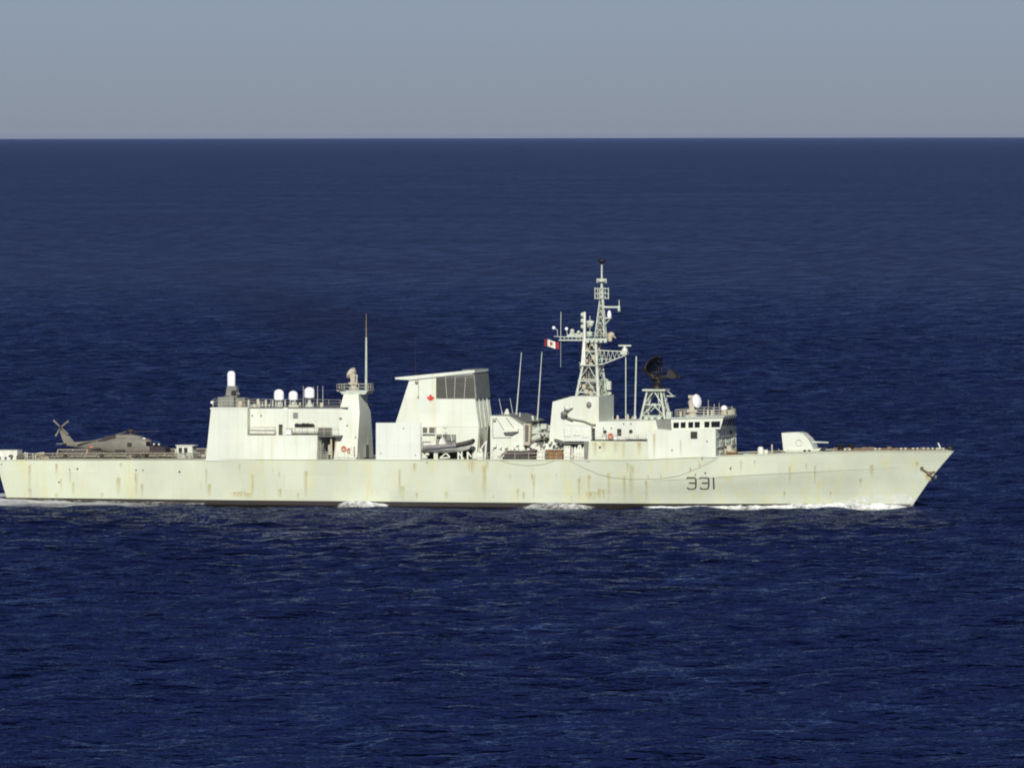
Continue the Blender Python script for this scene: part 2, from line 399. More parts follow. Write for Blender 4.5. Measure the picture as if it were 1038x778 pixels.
# hangar
hangar = block('hangar', 'super', [(208.5, 467), (213.5, 413), (250.5, 413), (250.5, 441), (321.5, 441), (321.5, 467)], -7.9, tumble=.03)
upper = block('upper_hangar', 'super', [(248, 442), (248, 413), (347, 413), (341, 442.5)], -6.3, parent=ship)
block('hangar_roof', 'deck', [(213, 413.6), (213, 412.7), (352, 412.7), (352, 413.6)], -6.4, parent=hangar)
part('side_flap', 'super', hangar, lambda b: b.box(at(213, 430, -7.8)[0], at(250, 430, -7.8)[0], -7.75, -6.0, at(213, 414, -7.8)[1]-.1, at(213, 412.9, -7.8)[1]))
block('vent_hatch', 'midgrey', [(297, 418), (302, 418), (302, 424), (297, 424)], -6.33, -6.2, parent=upper)
def trunking(b):
    x0, z0 = at(287.5, 441, -6.4); x1, z1 = at(292, 413, -6.4); b.box(x0, x1, -6.55, -6.25, z0, z1)
part('cable_trunk', 'super', upper, trunking)
block('doorway', 'dark', [(282.5, 430), (286.5, 430), (286.5, 441), (282.5, 441)], -6.33, -6.2, parent=upper)
for a in ((255, 420, 2), (264, 420, 2), (344, 423, 2), (327, 449, 3)):
    block('wall_fitting', 'midgrey', [(a[0], a[1]), (a[0]+1.2, a[1]), (a[0]+1.2, a[1]+a[2]), (a[0], a[1]+a[2])], -6.42, -6.25, parent=upper)
for px in (222, 231, 240.5): part('weld_seam', 'rail', hangar, lambda b: b.tube(P(px+.6, 414, -7.9+.18), P(px, 466, -7.93), .012, n=4))
for px in (262, 275, 288, 301, 314): part('weld_seam', 'rail', hangar, lambda b: b.tube(P(px, 442, -7.9+.05), P(px, 466, -7.93), .012, n=4))
for px in (268, 279, 307, 321, 333): part('weld_seam', 'rail', upper, lambda b: b.tube(P(px, 414, -6.3), P(px, 430, -6.3), .012, n=4))
# walkway clutter
def canister(label, px, py, Y, L=1.9, r=.42):
    x, z = at(px, py, Y)
    o = thing('life_raft_canister', (x, Y, z-r), label, 'life raft', 'white life raft canisters on the ship')
    part('casing', 'offwhite', o, lambda b: b.lathe([(r*.75, -L/2), (r, -L/2+.12), (r, -.04), (r*1.05, -.04), (r*1.05, .04), (r, .04), (r, L/2-.12), (r*.75, L/2)], (x, Y, z), (1, 0, 0), 16))
    for s in (-.5, .5):
        part('strap', 'midgrey', o, lambda b: b.torus((x+s*L*.55, Y, z), r+.015, .03, (1, 0, 0), 16, 6))
        part('cradle', 'midgrey', o, lambda b: b.box(x+s*1.2-.06, x+s*1.2+.06, Y-.35, Y+.35, z-r-.02, z-r*.55))
    return o
canister('left of the two white raft canisters under the covered dark gear by the hangar', 303.5, 436.2, -7.1)
canister('right of the two white raft canisters under the covered dark gear by the hangar', 316, 436.2, -7.1)
def wbox(name, label, cat, m, x0, x1, y0, y1, Yn, depth=.8, group=None):
    xa, zb = at(x0, y1, Yn); xb_, zt = at(x1, y0, Yn)
    o = thing(name, ((xa+xb_)/2, Yn+depth/2, zb), label, cat, group)
    part('casing', m, o, lambda b: b.box(xa, xb_, Yn, Yn+depth, zb, zt))
    part('lid', 'offwhite' if m != 'offwhite' else 'super', o, lambda b: b.box(xa-.03, xb_+.03, Yn-.03, Yn+depth+.03, zt, zt+.05))
    for t in (.25, .75): part('latch', 'midgrey', o, lambda b: b.box(xa+(xb_-xa)*t-.04, xa+(xb_-xa)*t+.04, Yn-.05, Yn, zt-.2, zt-.03))
    return o
wbox('stowage_locker', 'small bright white locker on the hangar walkway beside the black doorway', 'locker', 'white', 289.5, 295, 434.5, 440.3, -7.5)
# long torpedo-tube style boxes on the walkway
def tubes(b):
    for dy, dz in ((0, .35), (.5, .35), (.25, .8)):
        xa, z = at(253, 440.8, -7.5); xc, _ = at(278, 440.8, -7.5); b.tube((xa, -7.3+dy, z+dz), (xc, -7.3+dy, z+dz), .23, n=12)
part('walkway_tubes', 'offwhite', upper, tubes)
def cover(b):
    xa, z = at(255, 440.8, -7.5); xc, _ = at(277, 440.8, -7.5); b.box(xa, xc, -7.1, -6.4, z+.9, z+1.1)
part('canvas_cover', 'beige', upper, cover)
def wr(b):
    z = at(252, 440.9, -7.8)[1]; railing(b, [(at(251.5, 441, -7.8)[0], -7.8, z), (at(321, 441, -7.8)[0], -7.8, z)], 1.05, 2.4, .025, 3)
part('guardrail', 'rail', hangar, wr)
def gear(b):
    for px in (301, 304.5, 308, 312, 316): q = P(px, 430+random.random(), -6.9); b.ball(q, .36, .3, .22, 10)
    b.tube(P(299, 431.5, -6.9), P(319, 431.2, -6.9), .1)
part('covered_gear', 'black', upper, gear)
def gear2(b):
    xa, z = at(321, 440, -6.7); xc, zt = at(336, 433.5, -6.7); b.box(xa, xc, -6.7, -6.35, z, zt)
part('louvre_panel', 'louvre', upper, gear2)
def gear2r(b):
    z = at(322, 441, -7)[1]; railing(b, [(at(321, 441, -7)[0], -7, z), (at(343, 441, -7)[0], -7, z)], 1.15, .9, .03, 2)
part('guardrail', 'rail', upper, gear2r)
block('walkway_platform', 'deck', [(321, 441.2), (345, 441.2), (345, 442.6), (321, 442.6)], -7.6, -6.0, parent=upper)

# tower forward of the hangar with the aft director
def towerm(b):
    side = [(338, 467), (341, 440), (345, 412), (348.5, 399.5), (363.2, 399.5), (364.7, 418), (362.8, 445), (361.8, 467)]
    yb0 = at(350, 467, -6.3)[1]; yt0 = at(350, 399.5, -6.3)[1]
    near = []; far = []
    for px, py in side:
        t = (at(350, py, -6.3)[1]-yb0)/(yt0-yb0); tt = max(0, (t-.8)/.2); Yn = -6.32+1.3*tt
        x, z = at(px, py, Yn); near.append((x, Yn, z)); far.append((x, 2.2-2.6*t-2.2*t*t, z))
    n = len(near); b.add(near+far, [tuple(range(n)), tuple(range(2*n-1, n-1, -1))]+[(i, i+n, (i+1) % n+n, (i+1) % n) for i in range(n)])
tower = part('director_tower', 'super', ship, towerm)
zb_ = at(350, 467, -6.3)[1]
part('weathered_panel', 'midgrey', tower, lambda b: b.box(at(363, 455, -6.3)[0]-.1, at(363, 455, -6.3)[0]+.2, -3.0, -1.6, zb_+.4, zb_+2.1))
for px, py in ((346, 424), (360.5, 443), (352, 431)):
    q = P(px, py, -6.3); part('wall_fitting', 'midgrey', tower, lambda b: b.box(q.x-.1, q.x+.1, -6.36, -6.2, q.z-.12, q.z+.12))
plat = block('director_platform', 'grey', [(343, 395.6), (373, 395.6), (370, 399.6), (347, 399.6)], -4.6, -.9, parent=tower)
def prail(b):
    z = at(345, 395.6, -4.6)[1]; xa = at(341.5, 395, -4.6)[0]; xc = at(371, 395, -4.6)[0]
    b.box(xa, xa+1.2, -4.6, -3.0, z-.12, z); railing(b, [(xa, -4.6, z), (xc, -4.6, z), (xc, -1, z), (xa, -1, z), (xa, -4.6, z)], .85, 1.1, .035, 2)
part('guardrail', 'rail', tower, prail)
def director(px0, parent, Yc, base_y, dish_dir, m1, m2, scale=1.0):
    """fire-control radar: pedestal, yoke, dish with its feed"""
    q = P(px0, base_y, Yc); s = scale
    d = part('fire_control_radar', m1, parent, lambda b: (b.lathe([(.85*s, 0), (.8*s, .35*s), (.6*s, .5*s), (.55*s, 1.1*s)], q),
             b.box(q.x-.75*s, q.x+.75*s, q.y-.45*s, q.y+.45*s, q.z+1.0*s, q.z+1.35*s),
             [b.box(q.x-.3*s, q.x+.45*s, q.y+k*.7*s-.12*s, q.y+k*.7*s+.12*s, q.z+1.0*s, q.z+2.6*s) for k in (-1, 1)],
             b.ball((q.x-.15*s, q.y, q.z+2.3*s), .55*s, .6*s, .6*s)))
    v = Vector(dish_dir).normalized(); c = q+Vector((.1*s, 0, 2.45*s))+v*.45*s
    part('dish', m2, d, lambda b: b.lathe([(.2*s, -.35*s), (.55*s, -.30*s), (.85*s, -.08*s), (1.02*s, .22*s), (1.05*s, .30*s), (.9*s, .45*s), (.5*s, .62*s), (.1*s, .66*s)], c, v, 24))
    part('optical_sight', m1, d, lambda b: (b.box(q.x-.55*s, q.x+.25*s, q.y-.35*s, q.y+.35*s, q.z+3.0*s, q.z+3.45*s), b.tube(q+Vector((-.3*s, 0, 2.5*s)), q+Vector((-.2*s, 0, 3.2*s)), .18*s)))
    return d
director(358.5, tower, -2.6, 392.6+3, (-.80, .30, .50), 'beige', 'beige', .84)
# recess below: deck, lockers, buoys, post
def rec(b):
    xa, z = at(321, 466, -8); xc, _ = at(378, 466, -8); b.box(xa, xc, -7.9, 2.3, z-.05, z+.06)
part('side_deck', 'deck', ship, rec)
def rec_r(b):
    xa, z = at(321, 465.2, -8); xc, _ = at(378, 465.2, -8); railing(b, [(xa, -7.95, z), (xc-2, -7.95, z)], 1.0, 1.5, .028, 3)
part('guardrail', 'rail', ship, rec_r)
def rec_low(b):
    xa, z = at(340, 465.5, -7.6); xc, _ = at(361, 465.5, -7.6); b.box(xa, xc, -7.6, -6.9, z, z+.35)
    xa, z = at(355, 456, -7.2); b.box(xa, xa+.5, -7.2, -6.6, z-1.2, z+.5)
part('hose_box', 'offwhite', ship, rec_low)
def post(b):
    q = P(336, 465, -6.8); t = P(335.6, 443, -6.8); b.tube(q, t, .14); b.tube(t+Vector((-.2, 0, 0)), P(344, 442.5, -6.8), .1); b.box(q.x-.45, q.x-.1, -6.9, -6.6, t.z-2.4, t.z-1)
part('crane_post', 'tan', ship, post)
def ladder(b, q, h, wd=.4):
    for s in (-wd/2, wd/2): b.tube(q+Vector((s, 0, 0)), q+Vector((s, 0, h)), .025, n=5)
    for i in range(int(h/.3)): b.tube(q+Vector((-wd/2, 0, .3*i+.15)), q+Vector((wd/2, 0, .3*i+.15)), .02, n=5)
part('ladder', 'rail', ship, lambda b: ladder(b, P(324, 465, -7.95), 2.6))
def buoy(label, px, py, Y, R=.36):
    q = P(px, py, Y); o = thing('lifebuoy', q-Vector((0, 0, R)), label, 'lifebuoy', 'orange lifebuoys on the deckhouse walls')
    r = part('ring', 'orange', o, lambda b: b.torus(q, R*.72, R*.27, (0, 1, 0)))
    part('grab_line', 'offwhite', o, lambda b: b.torus(q, R*1.02, .02, (0, 1, 0), 20, 5))
    def bk(b):
        b.box(q.x-.05, q.x+.05, q.y+R*.2, q.y+R*.2+.15, q.z-.1, q.z+.25)
    part('bracket', 'midgrey', o, bk)
buoy('orange lifebuoy on the aft tower wall below the round radar, left of its pair', 348.5, 454.5, -6.48, .40)
buoy('orange lifebuoy on the aft tower wall below the round radar, right of its pair', 354, 456.5, -6.48, .36)
buoy('bright orange lifebuoy beside the doorways behind the bridge', 619, 441.8, -6.0, .42)

# tall whip mast behind the tower
def whip(px0, py0, px1, py1, Y, r0, r1, m='grey', parent=ship, name='whip_antenna'):
    a = P(px0, py0, Y); c = P(px1, py1, Y)
    return part(name, m, parent, lambda b: (b.tube(a, c, r0, r1, 8), b.tube(a, a+(c-a).normalized()*.5, r0*1.8, r0*1.8, 8)))
pole = part('pole_mast', 'grey', ship, lambda b: (b.tube(P(371, 466, -1.5), P(371, 418, -1.5), .22, .22), b.tube(P(371, 420, -1.5), P(371.2, 342, -1.5), .22, .12)))
part('mast_tip', 'anchor', pole, lambda b: b.tube(P(371.2, 342, -1.5), P(371.2, 318, -1.5), .10, .04))
part('stay', 'rail', pole, lambda b: b.tube(P(371, 396, -1.5), P(366, 396, -3), .06))

# screen block between tower and funnel
scr = block('boat_deck_screen', 'super2', [(381, 467), (381, 428.5), (426.5, 428.5), (426.5, 467)], -8.0, -7.8)
part('screen_frames', 'grey', scr, lambda b: [b.box(P(px, 430, -7.8).x, P(px, 430, -7.8).x+.12, -7.8, -7.3, P(px, 466, -7.8).z, P(px, 429, -7.8).z) for px in (383, 393, 403, 413, 423)])

def scf(b):
    for px in (381.6, 425.9): b.tube(P(px, 429, -8.02), P(px, 466, -8.02), .04, n=5)
    b.tube(P(381.5, 428.6, -7.95), P(426, 428.6, -7.95), .05, n=6)
part('screen_edging', 'super', scr, scf)
for px in (392, 404, 415.5): part('weld_seam', 'rail', scr, lambda b: b.tube(P(px, 429, -8.0), P(px, 466, -8.0), .014, n=4))
for px, py in ((386, 459), (409, 434), (421, 461)):
    q = P(px, py, -8.0); part('tie_down', 'midgrey', scr, lambda b: b.box(q.x-.08, q.x+.08, -8.07, -7.98, q.z-.08, q.z+.08))
# ---------------------------------------------------------------- funnel
FY = -3.9
fun = block('funnel', 'super', [(386, 467), (386, 431), (400.5, 430), (415.3, 384), (479, 377), (482.6, 412), (485.5, 432), (483, 467)], FY, 3.4)
# front face edge to the port side leans a little
roof = block('funnel_roof', 'super', [(400.5, 384.2), (400.5, 382.4), (479, 375.0), (481, 375.0), (481, 377.6), (479, 377.8), (415, 385)], FY-.25, 3.3-.0, parent=fun)
def louv(b):
    q = PX([(442, 382.6), (479.6, 379.2), (481.6, 404), (442, 404)], FY-.03); b.prism(q, FY-.03, FY+.05)
    q2 = PX([(479.6, 379.2), (481.0, 379.2), (483.2, 404), (481.6, 404)], FY)
lv = part('intake_louvre', 'louvre', fun, louv)
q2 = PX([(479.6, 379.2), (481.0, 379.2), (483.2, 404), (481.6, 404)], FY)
part('front_louvre', 'midgrey', fun, lambda b: b.prism([(x+.02, z) for x, z in q2], FY-.02, 3.42))  # same louvre in a lighter grey, offsetting the shade on the front face
def slats(b):
    for i in range(13):
        y = 384+i*1.5; b.tube(P(442.5, y, FY-.06), P(479.5+(y-379)*.08, y, FY-.06), .03, n=5)
part('louvre_slats', 'dark', lv, slats)
def ribs(b):
    for a, c in ((451.5, 453), (461.5, 460.5), (472, 470.5)): b.tube(P(a, 382, FY-.1), P(c, 403.5, FY-.1), .04, n=6)
part('louvre_rib', 'grey', lv, ribs)
def fribs(b):
    for Yk, dx in ((-2.6, 0), (-.5, 0), (1.6, 0)):
        t = PX([(479.8, 377.5), (483.8, 420), (485.6, 434)], FY)
        b.path([(x+.08, Yk, z) for x, z in t], .06, 6)
part('funnel_rib', 'offwhite', fun, fribs)
def fpipes(b):
    for Yk in np.linspace(-3.6, 3.2, 9):
        t = PX([(482, 406), (485.5, 432), (484.3, 452)], FY); b.path([(x+.05, Yk, z) for x, z in t], .05, 5)
part('funnel_pipes', 'grey', fun, fpipes)
def fdoor(b):
    x, z = at(485, 450, FY); b.box(x-.15, x+.16, 1.2, 3.0, z-2.0, z+2.4)
part('doorway', 'dark', fun, fdoor)
def fdoor2(b):
    x, z = at(484.6, 455, FY); b.box(x-.1, x+.1, -3.4, -1.4, z-1.6, z+2.6)
part('red_brown_panel', 'beige', fun, fdoor2)
# maple leaf
LEAF = [(0, 1), (.16, .68), (.36, .78), (.27, .25), (.52, .5), (.58, .36), (.88, .42), (.78, .12), (.92, .02), (.45, -.33), (.52, -.48), (.06, -.42), (.08, -.85), (-.08, -.85), (-.06, -.42), (-.52, -.48), (-.45, -.33),
        (-.92, .02), (-.78, .12), (-.88, .42), (-.58, .36), (-.52, .5), (-.27, .25), (-.36, .78), (-.16, .68)]
def leaf(b):
    c = P(436.5, 403.6, FY); n = len(LEAF); s = .60
    b.prism([(c.x+x*s, c.z+z*s) for x, z in LEAF], FY-.03, FY+.02)
part('maple_leaf_emblem', 'leaf', fun, leaf, smooth=False)
def lamp(b):
    b.tube(P(424, 385, FY-.3), P(424, 402, FY-.3), .04, n=5); b.ball(P(422.5, 386.5, FY-.3), .28, .25, .25, 10); b.box(P(423, 402, FY).x, P(425, 402, FY).x, FY-.2, FY, P(423, 403, FY).z, P(423, 401, FY).z)
part('floodlight', 'tan', fun, lamp)
whip(421.3, 383, 420.8, 342, -2.5, .05, .02, 'black', fun)
part('roof_fitting', 'midgrey', fun, lambda b: b.box(P(480, 376, -2).x-1.2, P(480, 376, -2).x, -3.6, 3.0, P(480, 375.2, -2).z, P(480, 374.2, -2).z))
part('wall_seam', 'tan', fun, lambda b: b.tube(P(427, 432.5, FY-.01), P(485, 432.5, FY-.01), .02, n=5))
# boat bay
def bay(b):
    xa, z = at(426.5, 466.2, -8); xc, _ = at(598, 466.2, -8); b.box(xa, xc, -8.0, -3.8, z-.06, z+.04)
part('boat_deck', 'deck', ship, bay)
block('davit_house', 'offwhite', [(427, 432), (441, 432), (441, 439), (427, 439)], -4.6, FY)
block('davit_window', 'louvre', [(428.5, 433), (433, 433), (433, 438.5), (428.5, 438.5)], -4.65, -4.58)
block('davit_window', 'louvre', [(435, 433), (440.5, 433), (440.5, 438.5), (435, 438.5)], -4.65, -4.58)
block('store_panel', 'midgrey', [(442.5, 440), (461.5, 440), (461.5, 449), (442.5, 449)], -4.3, FY)
def davit(b):
    Y = -6.2
    for px in (427.8, 441.5): b.tube(P(px, 465, Y), P(px, 439, Y), .07)
    b.tube(P(427.8, 439.5, Y), P(461.5, 440, Y), .06)
    for a, c in (((448.5, 447), (448.8, 434)), ((448.8, 434), (455.5, 433)), ((455.5, 433), (458, 447)), ((451, 430), (451.2, 434)), ((452, 433), (450, 440))):
        b.tube(P(*a, Y), P(*c, Y), .06)
    b.ball(P(451.2, 432.5, Y), .25)
part('davit_frame', 'offwhite', ship, davit)
def cradle(b):
    Y = -6.0
    for px in (440.5, 443, 464.5, 468, 474): b.tube(P(px, 465.6, Y), P(px, 457.5, Y), .13)
    for a, c in (((446, 464), (452, 459)), ((452, 459), (456, 463)), ((446, 464), (456, 463.5)), ((464, 458), (470, 465)), ((474, 458), (478, 463)), ((428, 459), (433, 464))): b.tube(P(*a, Y), P(*c, Y), .10)
    b.ball(P(433, 460, Y), .35, .3, .25); b.ball(P(430, 463, Y), .3); b.box(P(428, 466, Y).x, P(479, 466, Y).x, Y-.25, Y+.25, P(440, 466, Y).z, P(440, 465.2, Y).z)
part('boat_cradle', 'offwhite', ship, cradle)
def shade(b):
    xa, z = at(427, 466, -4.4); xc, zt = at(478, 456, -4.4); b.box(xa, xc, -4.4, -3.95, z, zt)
part('shade_block', 'dark', ship, shade)  # dark block standing in for the shade below the boat
def brace(b):
    Y = -6.2
    b.tube(P(484, 460, Y), P(493, 446.5, Y), .15, .10); b.tube(P(493, 446.5, Y), P(491.5, 465.5, Y), .13, .15); b.tube(P(487, 456, Y), P(488.5, 460, Y), .3, .2)
    b.box(P(484, 460, Y).x, P(490, 460, Y).x, Y-.2, Y+.4, P(484, 465.5, Y).z, P(484, 459, Y).z)
part('boat_crane', 'offwhite', ship, brace)
def bayrail(b):
    z = at(484, 466, -7.9)[1]; xa = at(480, 466, -7.9)[0]; xc = at(592, 466, -7.9)[0]; railing(b, [(xa, -7.9, z), (xc, -7.9, z)], 1.0, 1.9, .03, 2)
part('guardrail', 'rail', ship, bayrail)

# rigid inflatable boat in its cradle
bc = P(454, 459, -6.2)
rib = thing('inflatable_boat', bc, 'grey and black inflatable boat on its cradle below the funnel', 'boat')
def loft(b, rings, cap=True):
    n = len(rings[0]); k = len(rings); b.add([p for r in rings for p in r], [(j*n+i, j*n+(i+1) % n, (j+1)*n+(i+1) % n, (j+1)*n+i) for j in range(k-1) for i in range(n)]+([tuple(range(n-1, -1, -1)), tuple(range((k-1)*n, k*n))] if cap else []))
def bhull(b):
    rings = []
    for px, top, bot, hw in ((428.5, 454.8, 457.2, .75), (440, 453.6, 458.6, .95), (455, 452.5, 458.4, .95), (468, 450.5, 457.4, .85), (475, 448.5, 455, .5), (480, 446.5, 449.5, .08)):
        x, zt = at(px, top, -6.2); _, zb = at(px, bot, -6.2)
        rings.append([(x, -6.2-hw, zt), (x, -6.2-hw*.8, zt*.5+zb*.5), (x, -6.2, zb), (x, -6.2+hw*.8, zt*.5+zb*.5), (x, -6.2+hw, zt), (x, -6.2, zt-.02)])
    loft(b, rings)
part('keel_hull', 'offwhite', rib, bhull)
def tub(b, pts, r0, sides=(-1, 1)):
    for sgn in sides:
        q = []
        for px, py, hw in pts:
            x, z = at(px, py, -6.2-hw); q.append((x, -6.2+sgn*hw, z))
        for (a, c) in zip(q, q[1:]): b.tube(a, c, r0, r0, 12); b.ball(c, r0, n=12)
        b.ball(q[0], r0*.98, n=12)
for sg in (-1, 1): part('side_tube', 'tubegrey', rib, lambda b: tub(b, [(430, 453.6, .85), (445, 452.6, 1.0), (462, 451, .95)], .29, (sg,)))
part('bow_tube', 'tubeblack', rib, lambda b: tub(b, [(462.5, 451, .93), (472, 449, .7), (478, 447.3, .3), (479.3, 446.6, .05)], .30))
def cons(b):
    x, z = at(449, 450.5, -6.2); b.prism([(x-.55, z), (x-.35, z+.75), (x+.1, z+.95), (x+.5, z)], -6.6, -5.8); b.box(x-1.6, x-.9, -6.5, -5.9, z-.1, z+.4)
part('console', 'offwhite', rib, cons)
part('outboard_engine', 'dark', rib, lambda b: (b.box(P(443, 445, -6.2).x, P(446, 445, -6.2).x, -6.5, -5.9, P(443, 450, -6.2).z, P(443, 442, -6.2).z), b.box(P(443.5, 450, -6.2).x, P(445.5, 450, -6.2).x, -6.3, -6.1, P(443, 457, -6.2).z, P(443, 450, -6.2).z)))
part('roll_bar', 'offwhite', rib, lambda b: b.path([P(443, 451, -6.9), P(444, 445, -6.9), P(444, 445, -5.5), P(443, 451, -5.5)], .05))

# ---------------------------------------------------------------- midships house
mid = block('midships_house', 'super', [(497, 467), (497, 421.5), (516, 421.5), (531, 432), (531, 451), (534, 467)], -5.9, 5.0)
block('house_roof', 'midgrey', [(497, 421.6), (497.5, 420.6), (515, 420.8), (533, 428), (531, 432.2), (516, 421.6)], -5.6, 5.0, parent=mid)
def pan(b):
    Y = -5.94
    for a, c in (((499.5, 424), (499.5, 443)), ((499.5, 443.5), (518, 443.5)), ((503, 423), (511, 436)), ((513, 423), (521, 434)), ((499.5, 424), (503, 424))): b.tube(P(*a, Y), P(*c, Y), .035, n=5)
part('door_frame', 'louvre', mid, pan)
block('ledge', 'offwhite', [(510.5, 436), (525, 434.5), (525, 437.2), (510.5, 438)], -6.5, -5.8, parent=mid)
block('ledge_bracket', 'louvre', [(510.5, 438), (525, 437.6), (519, 440.6), (512, 440.2)], -6.3, -5.8, parent=mid)
block('wall_fitting', 'midgrey', [(499.5, 425.5), (503, 425), (502.6, 427.2), (500.4, 427.8)], -6.05, -5.85, parent=mid)
block('louvre_frame', 'tan', [(530.5, 429), (538, 429), (537, 451), (530.5, 451)], -6.3, -5.5, parent=mid)
block('louvre_panel', 'louvre', [(532.3, 430.5), (535.8, 430.5), (535.4, 447.5), (532.3, 447.5)], -6.36, -6.2, parent=mid)
def midtop(b):
    Y = -2
    b.tube(P(511, 421, Y), P(514, 414.5, Y), .12); b.tube(P(516, 421, Y), P(514, 414.5, Y), .12); b.box(P(513, 420, Y).x, P(515.5, 420, Y).x, Y-.2, Y+.2, P(513, 421, Y).z, P(513, 415, Y).z)
    b.tube(P(527, 424, Y), P(527, 418, Y), .07)
part('antenna_mount', 'offwhite', mid, midtop)
whip(509.5, 421, 505.8, 403.5, -3, .045, .03, 'grey', mid); whip(520.5, 423, 517, 403.5, 3, .045, .03, 'grey', mid)
whip(523.2, 422, 528.6, 357, 0, .11, .05, 'grey', mid); whip(544.5, 428, 549.3, 356.5, 1.5, .11, .05, 'grey', mid)
# missile canister rack & gear between the house and the mast house
aftbase = block('missile_deck', 'super', [(534, 467), (534, 450.5), (560, 449), (600, 448), (600, 467)], -5.4, 5.6)
for k, Y0 in enumerate((-4.6, -3.4, 2.0, 3.2)):
    for zz in (0, .95):
        a = P(540.5, 446, -4)
        part('missile_canister', 'grey', aftbase, lambda b: (b.lathe([(.36, 0), (.42, .05), (.42, 1.5), (.36, 1.6)], (a.x-.2+k*.25, Y0, a.z+zz+.1), (.9, -.15, .35), 12)))
def mess(b):
    rnd = random.Random(3)
    for i in range(16):
        px = rnd.uniform(538, 560); py = rnd.uniform(430, 447); Y = rnd.uniform(-4.5, 3); q = P(px, py, Y); s = rnd.uniform(.15, .45)
        b.box(q.x-s, q.x+s, q.y-s, q.y+s, q.z-s*1.2, q.z+s*.6)
        b.tube(q, (q.x, q.y, at(px, 450, Y)[1]), .07)
    b.box(P(538, 433, -3).x, P(556, 433, -3).x, -3.3, -2.7, P(538, 434, -3).z, P(538, 432.5, -3).z)
    b.box(P(536, 440, -5).x, P(557, 440, -5).x, -5.2, -4.9, P(538, 439.4, -5).z, P(538, 438, -5).z)
    b.tube(P(541, 429, 0), P(540, 423, 0), .16); b.ball(P(539.8, 422.5, 0), .2)
part('launcher_frame', 'grey', aftbase, mess)
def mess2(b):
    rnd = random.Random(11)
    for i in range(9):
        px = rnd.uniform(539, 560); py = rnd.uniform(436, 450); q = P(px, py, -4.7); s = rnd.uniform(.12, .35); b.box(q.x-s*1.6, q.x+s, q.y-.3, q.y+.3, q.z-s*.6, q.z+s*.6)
part('dark_gear', 'louvre', aftbase, mess2)  # random boxes in one dark grey
# bundle of long worn tubes on the side deck
b0 = P(527, 466, -6.9)
bun = thing('hose_bundle', b0, 'long bundle of dark purple grey hoses lying on the side deck behind the rail', 'hoses')
def bund(b):
    rnd = random.Random(5)
    for i in range(14):
        y = rnd.uniform(457, 463); Y = -6.9+rnd.uniform(-.35, .4); a = P(511+rnd.uniform(0, 4), y, Y); c = P(542+rnd.uniform(-3, 3), y+rnd.uniform(-1.5, .6), Y)
        m = a.lerp(c, .5)+Vector((0, 0, -.12)); b.path([a, m, c], rnd.uniform(.07, .13), 8)
part('hoses', 'purple', bun, bund)
part('rack', 'dark', bun, lambda b: b.box(P(510, 464, -6.6).x, P(540, 464, -6.6).x, -7.0, -6.3, b0.z, b0.z+.45))
tk = wbox('deck_crate', 'rusty orange brown covered crate on the side deck below the mast house', 'crate', 'rustbox', 553.5, 570, 455.5, 465.6, -6.9, 1.1)
wbox('deck_locker', 'tall cream locker to the right of the rusty covered crate', 'locker', 'offwhite', 571.5, 578, 452, 465.6, -6.8, .8)
wbox('deck_locker', 'low cream locker between the hose bundle and the rusty covered crate', 'locker', 'offwhite', 544, 552, 457, 465.6, -6.8, .8)
def gasb(b):
    for i, px in enumerate((583, 586, 588.8, 591.6)): q = P(px, 465.6, -6.8+.15*i); b.lathe([(.22, 0), (.24, .1), (.24, 1.35), (.12, 1.6), (.08, 1.75)], q, n=10)
part('gas_cylinder', 'offwhite', aftbase, gasb)
block('bay_end_panel', 'midgrey', [(592, 467), (592, 447), (597, 447), (597, 467)], -6.9, 6.4)
def jun(b):
    rnd = random.Random(9)
    for i in range(46):
        px = rnd.uniform(534, 592); py = rnd.uniform(449, 462); q = P(px, py, -5.55); s = rnd.uniform(.08, .28); b.box(q.x-s, q.x+s, -5.6-s*.5, -5.35, q.z-s, q.z+s*.8)
part('wall_gear', 'louvre', aftbase, jun)
def jun2(b):
    rnd = random.Random(19)
    for i in range(34):
        px = rnd.uniform(497, 592); py = rnd.uniform(448, 464); Y = -6.3; q = P(px, py, Y); s = rnd.uniform(.1, .3); b.box(q.x-s, q.x+s, Y-s*.5, -5.35, q.z-s, q.z+s*.8)
    for px in (499, 506, 546, 580): b.tube(P(px, 465.5, -6.4), P(px, 453, -6.4), .09)
part('deck_fittings', 'offwhite', aftbase, jun2)

# ---------------------------------------------------------------- mast house
mh = block('mast_house', 'super', [(557, 449.5), (557, 440), (560.2, 407), (580, 401.5), (607, 401.8), (607, 449)], -5.4, 3.0)
# deckhouse behind, running to the bridge
dh = block('signal_deckhouse', 'super', [(600, 448), (605, 427.2), (668, 425.8), (670, 448)], -5.8, 5.6)
low = block('forward_house', 'hull', [(596, 467), (597, 446.6), (657, 446.6), (657, 467)], -7.35, 7.2)
fwdh = block('bridge_block', 'super', [(656, 467.5), (656.5, 437), (667, 434.6), (680.5, 436), (725.4, 434.2), (725.4, 463.3), (700, 464.6)], -7.34, 4.9)
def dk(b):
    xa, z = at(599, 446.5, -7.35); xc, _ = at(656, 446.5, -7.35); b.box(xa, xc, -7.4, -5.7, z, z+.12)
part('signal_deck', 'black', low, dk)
def oh(b):
    Y = -5.43
    for (a, c) in (((574, 424.2), (583, 425.6)), ((583, 425.6), (592, 427.2)), ((592, 427.2), (600, 430.6)), ((600, 430.6), (606, 431))): b.tube(P(*a, Y), P(*c, Y), .14)
    b.tube(P(573.6, 423, Y), P(581, 426.4, Y), .22)
part('cable_tray', 'louvre', mh, oh)
def bal(b):
    q = PX([(571, 430), (599, 431.5), (600, 447), (573, 447)], -6.6); b.prism(q, -6.6, -5.4)
balc = part('sensor_balcony', 'super2', mh, bal)
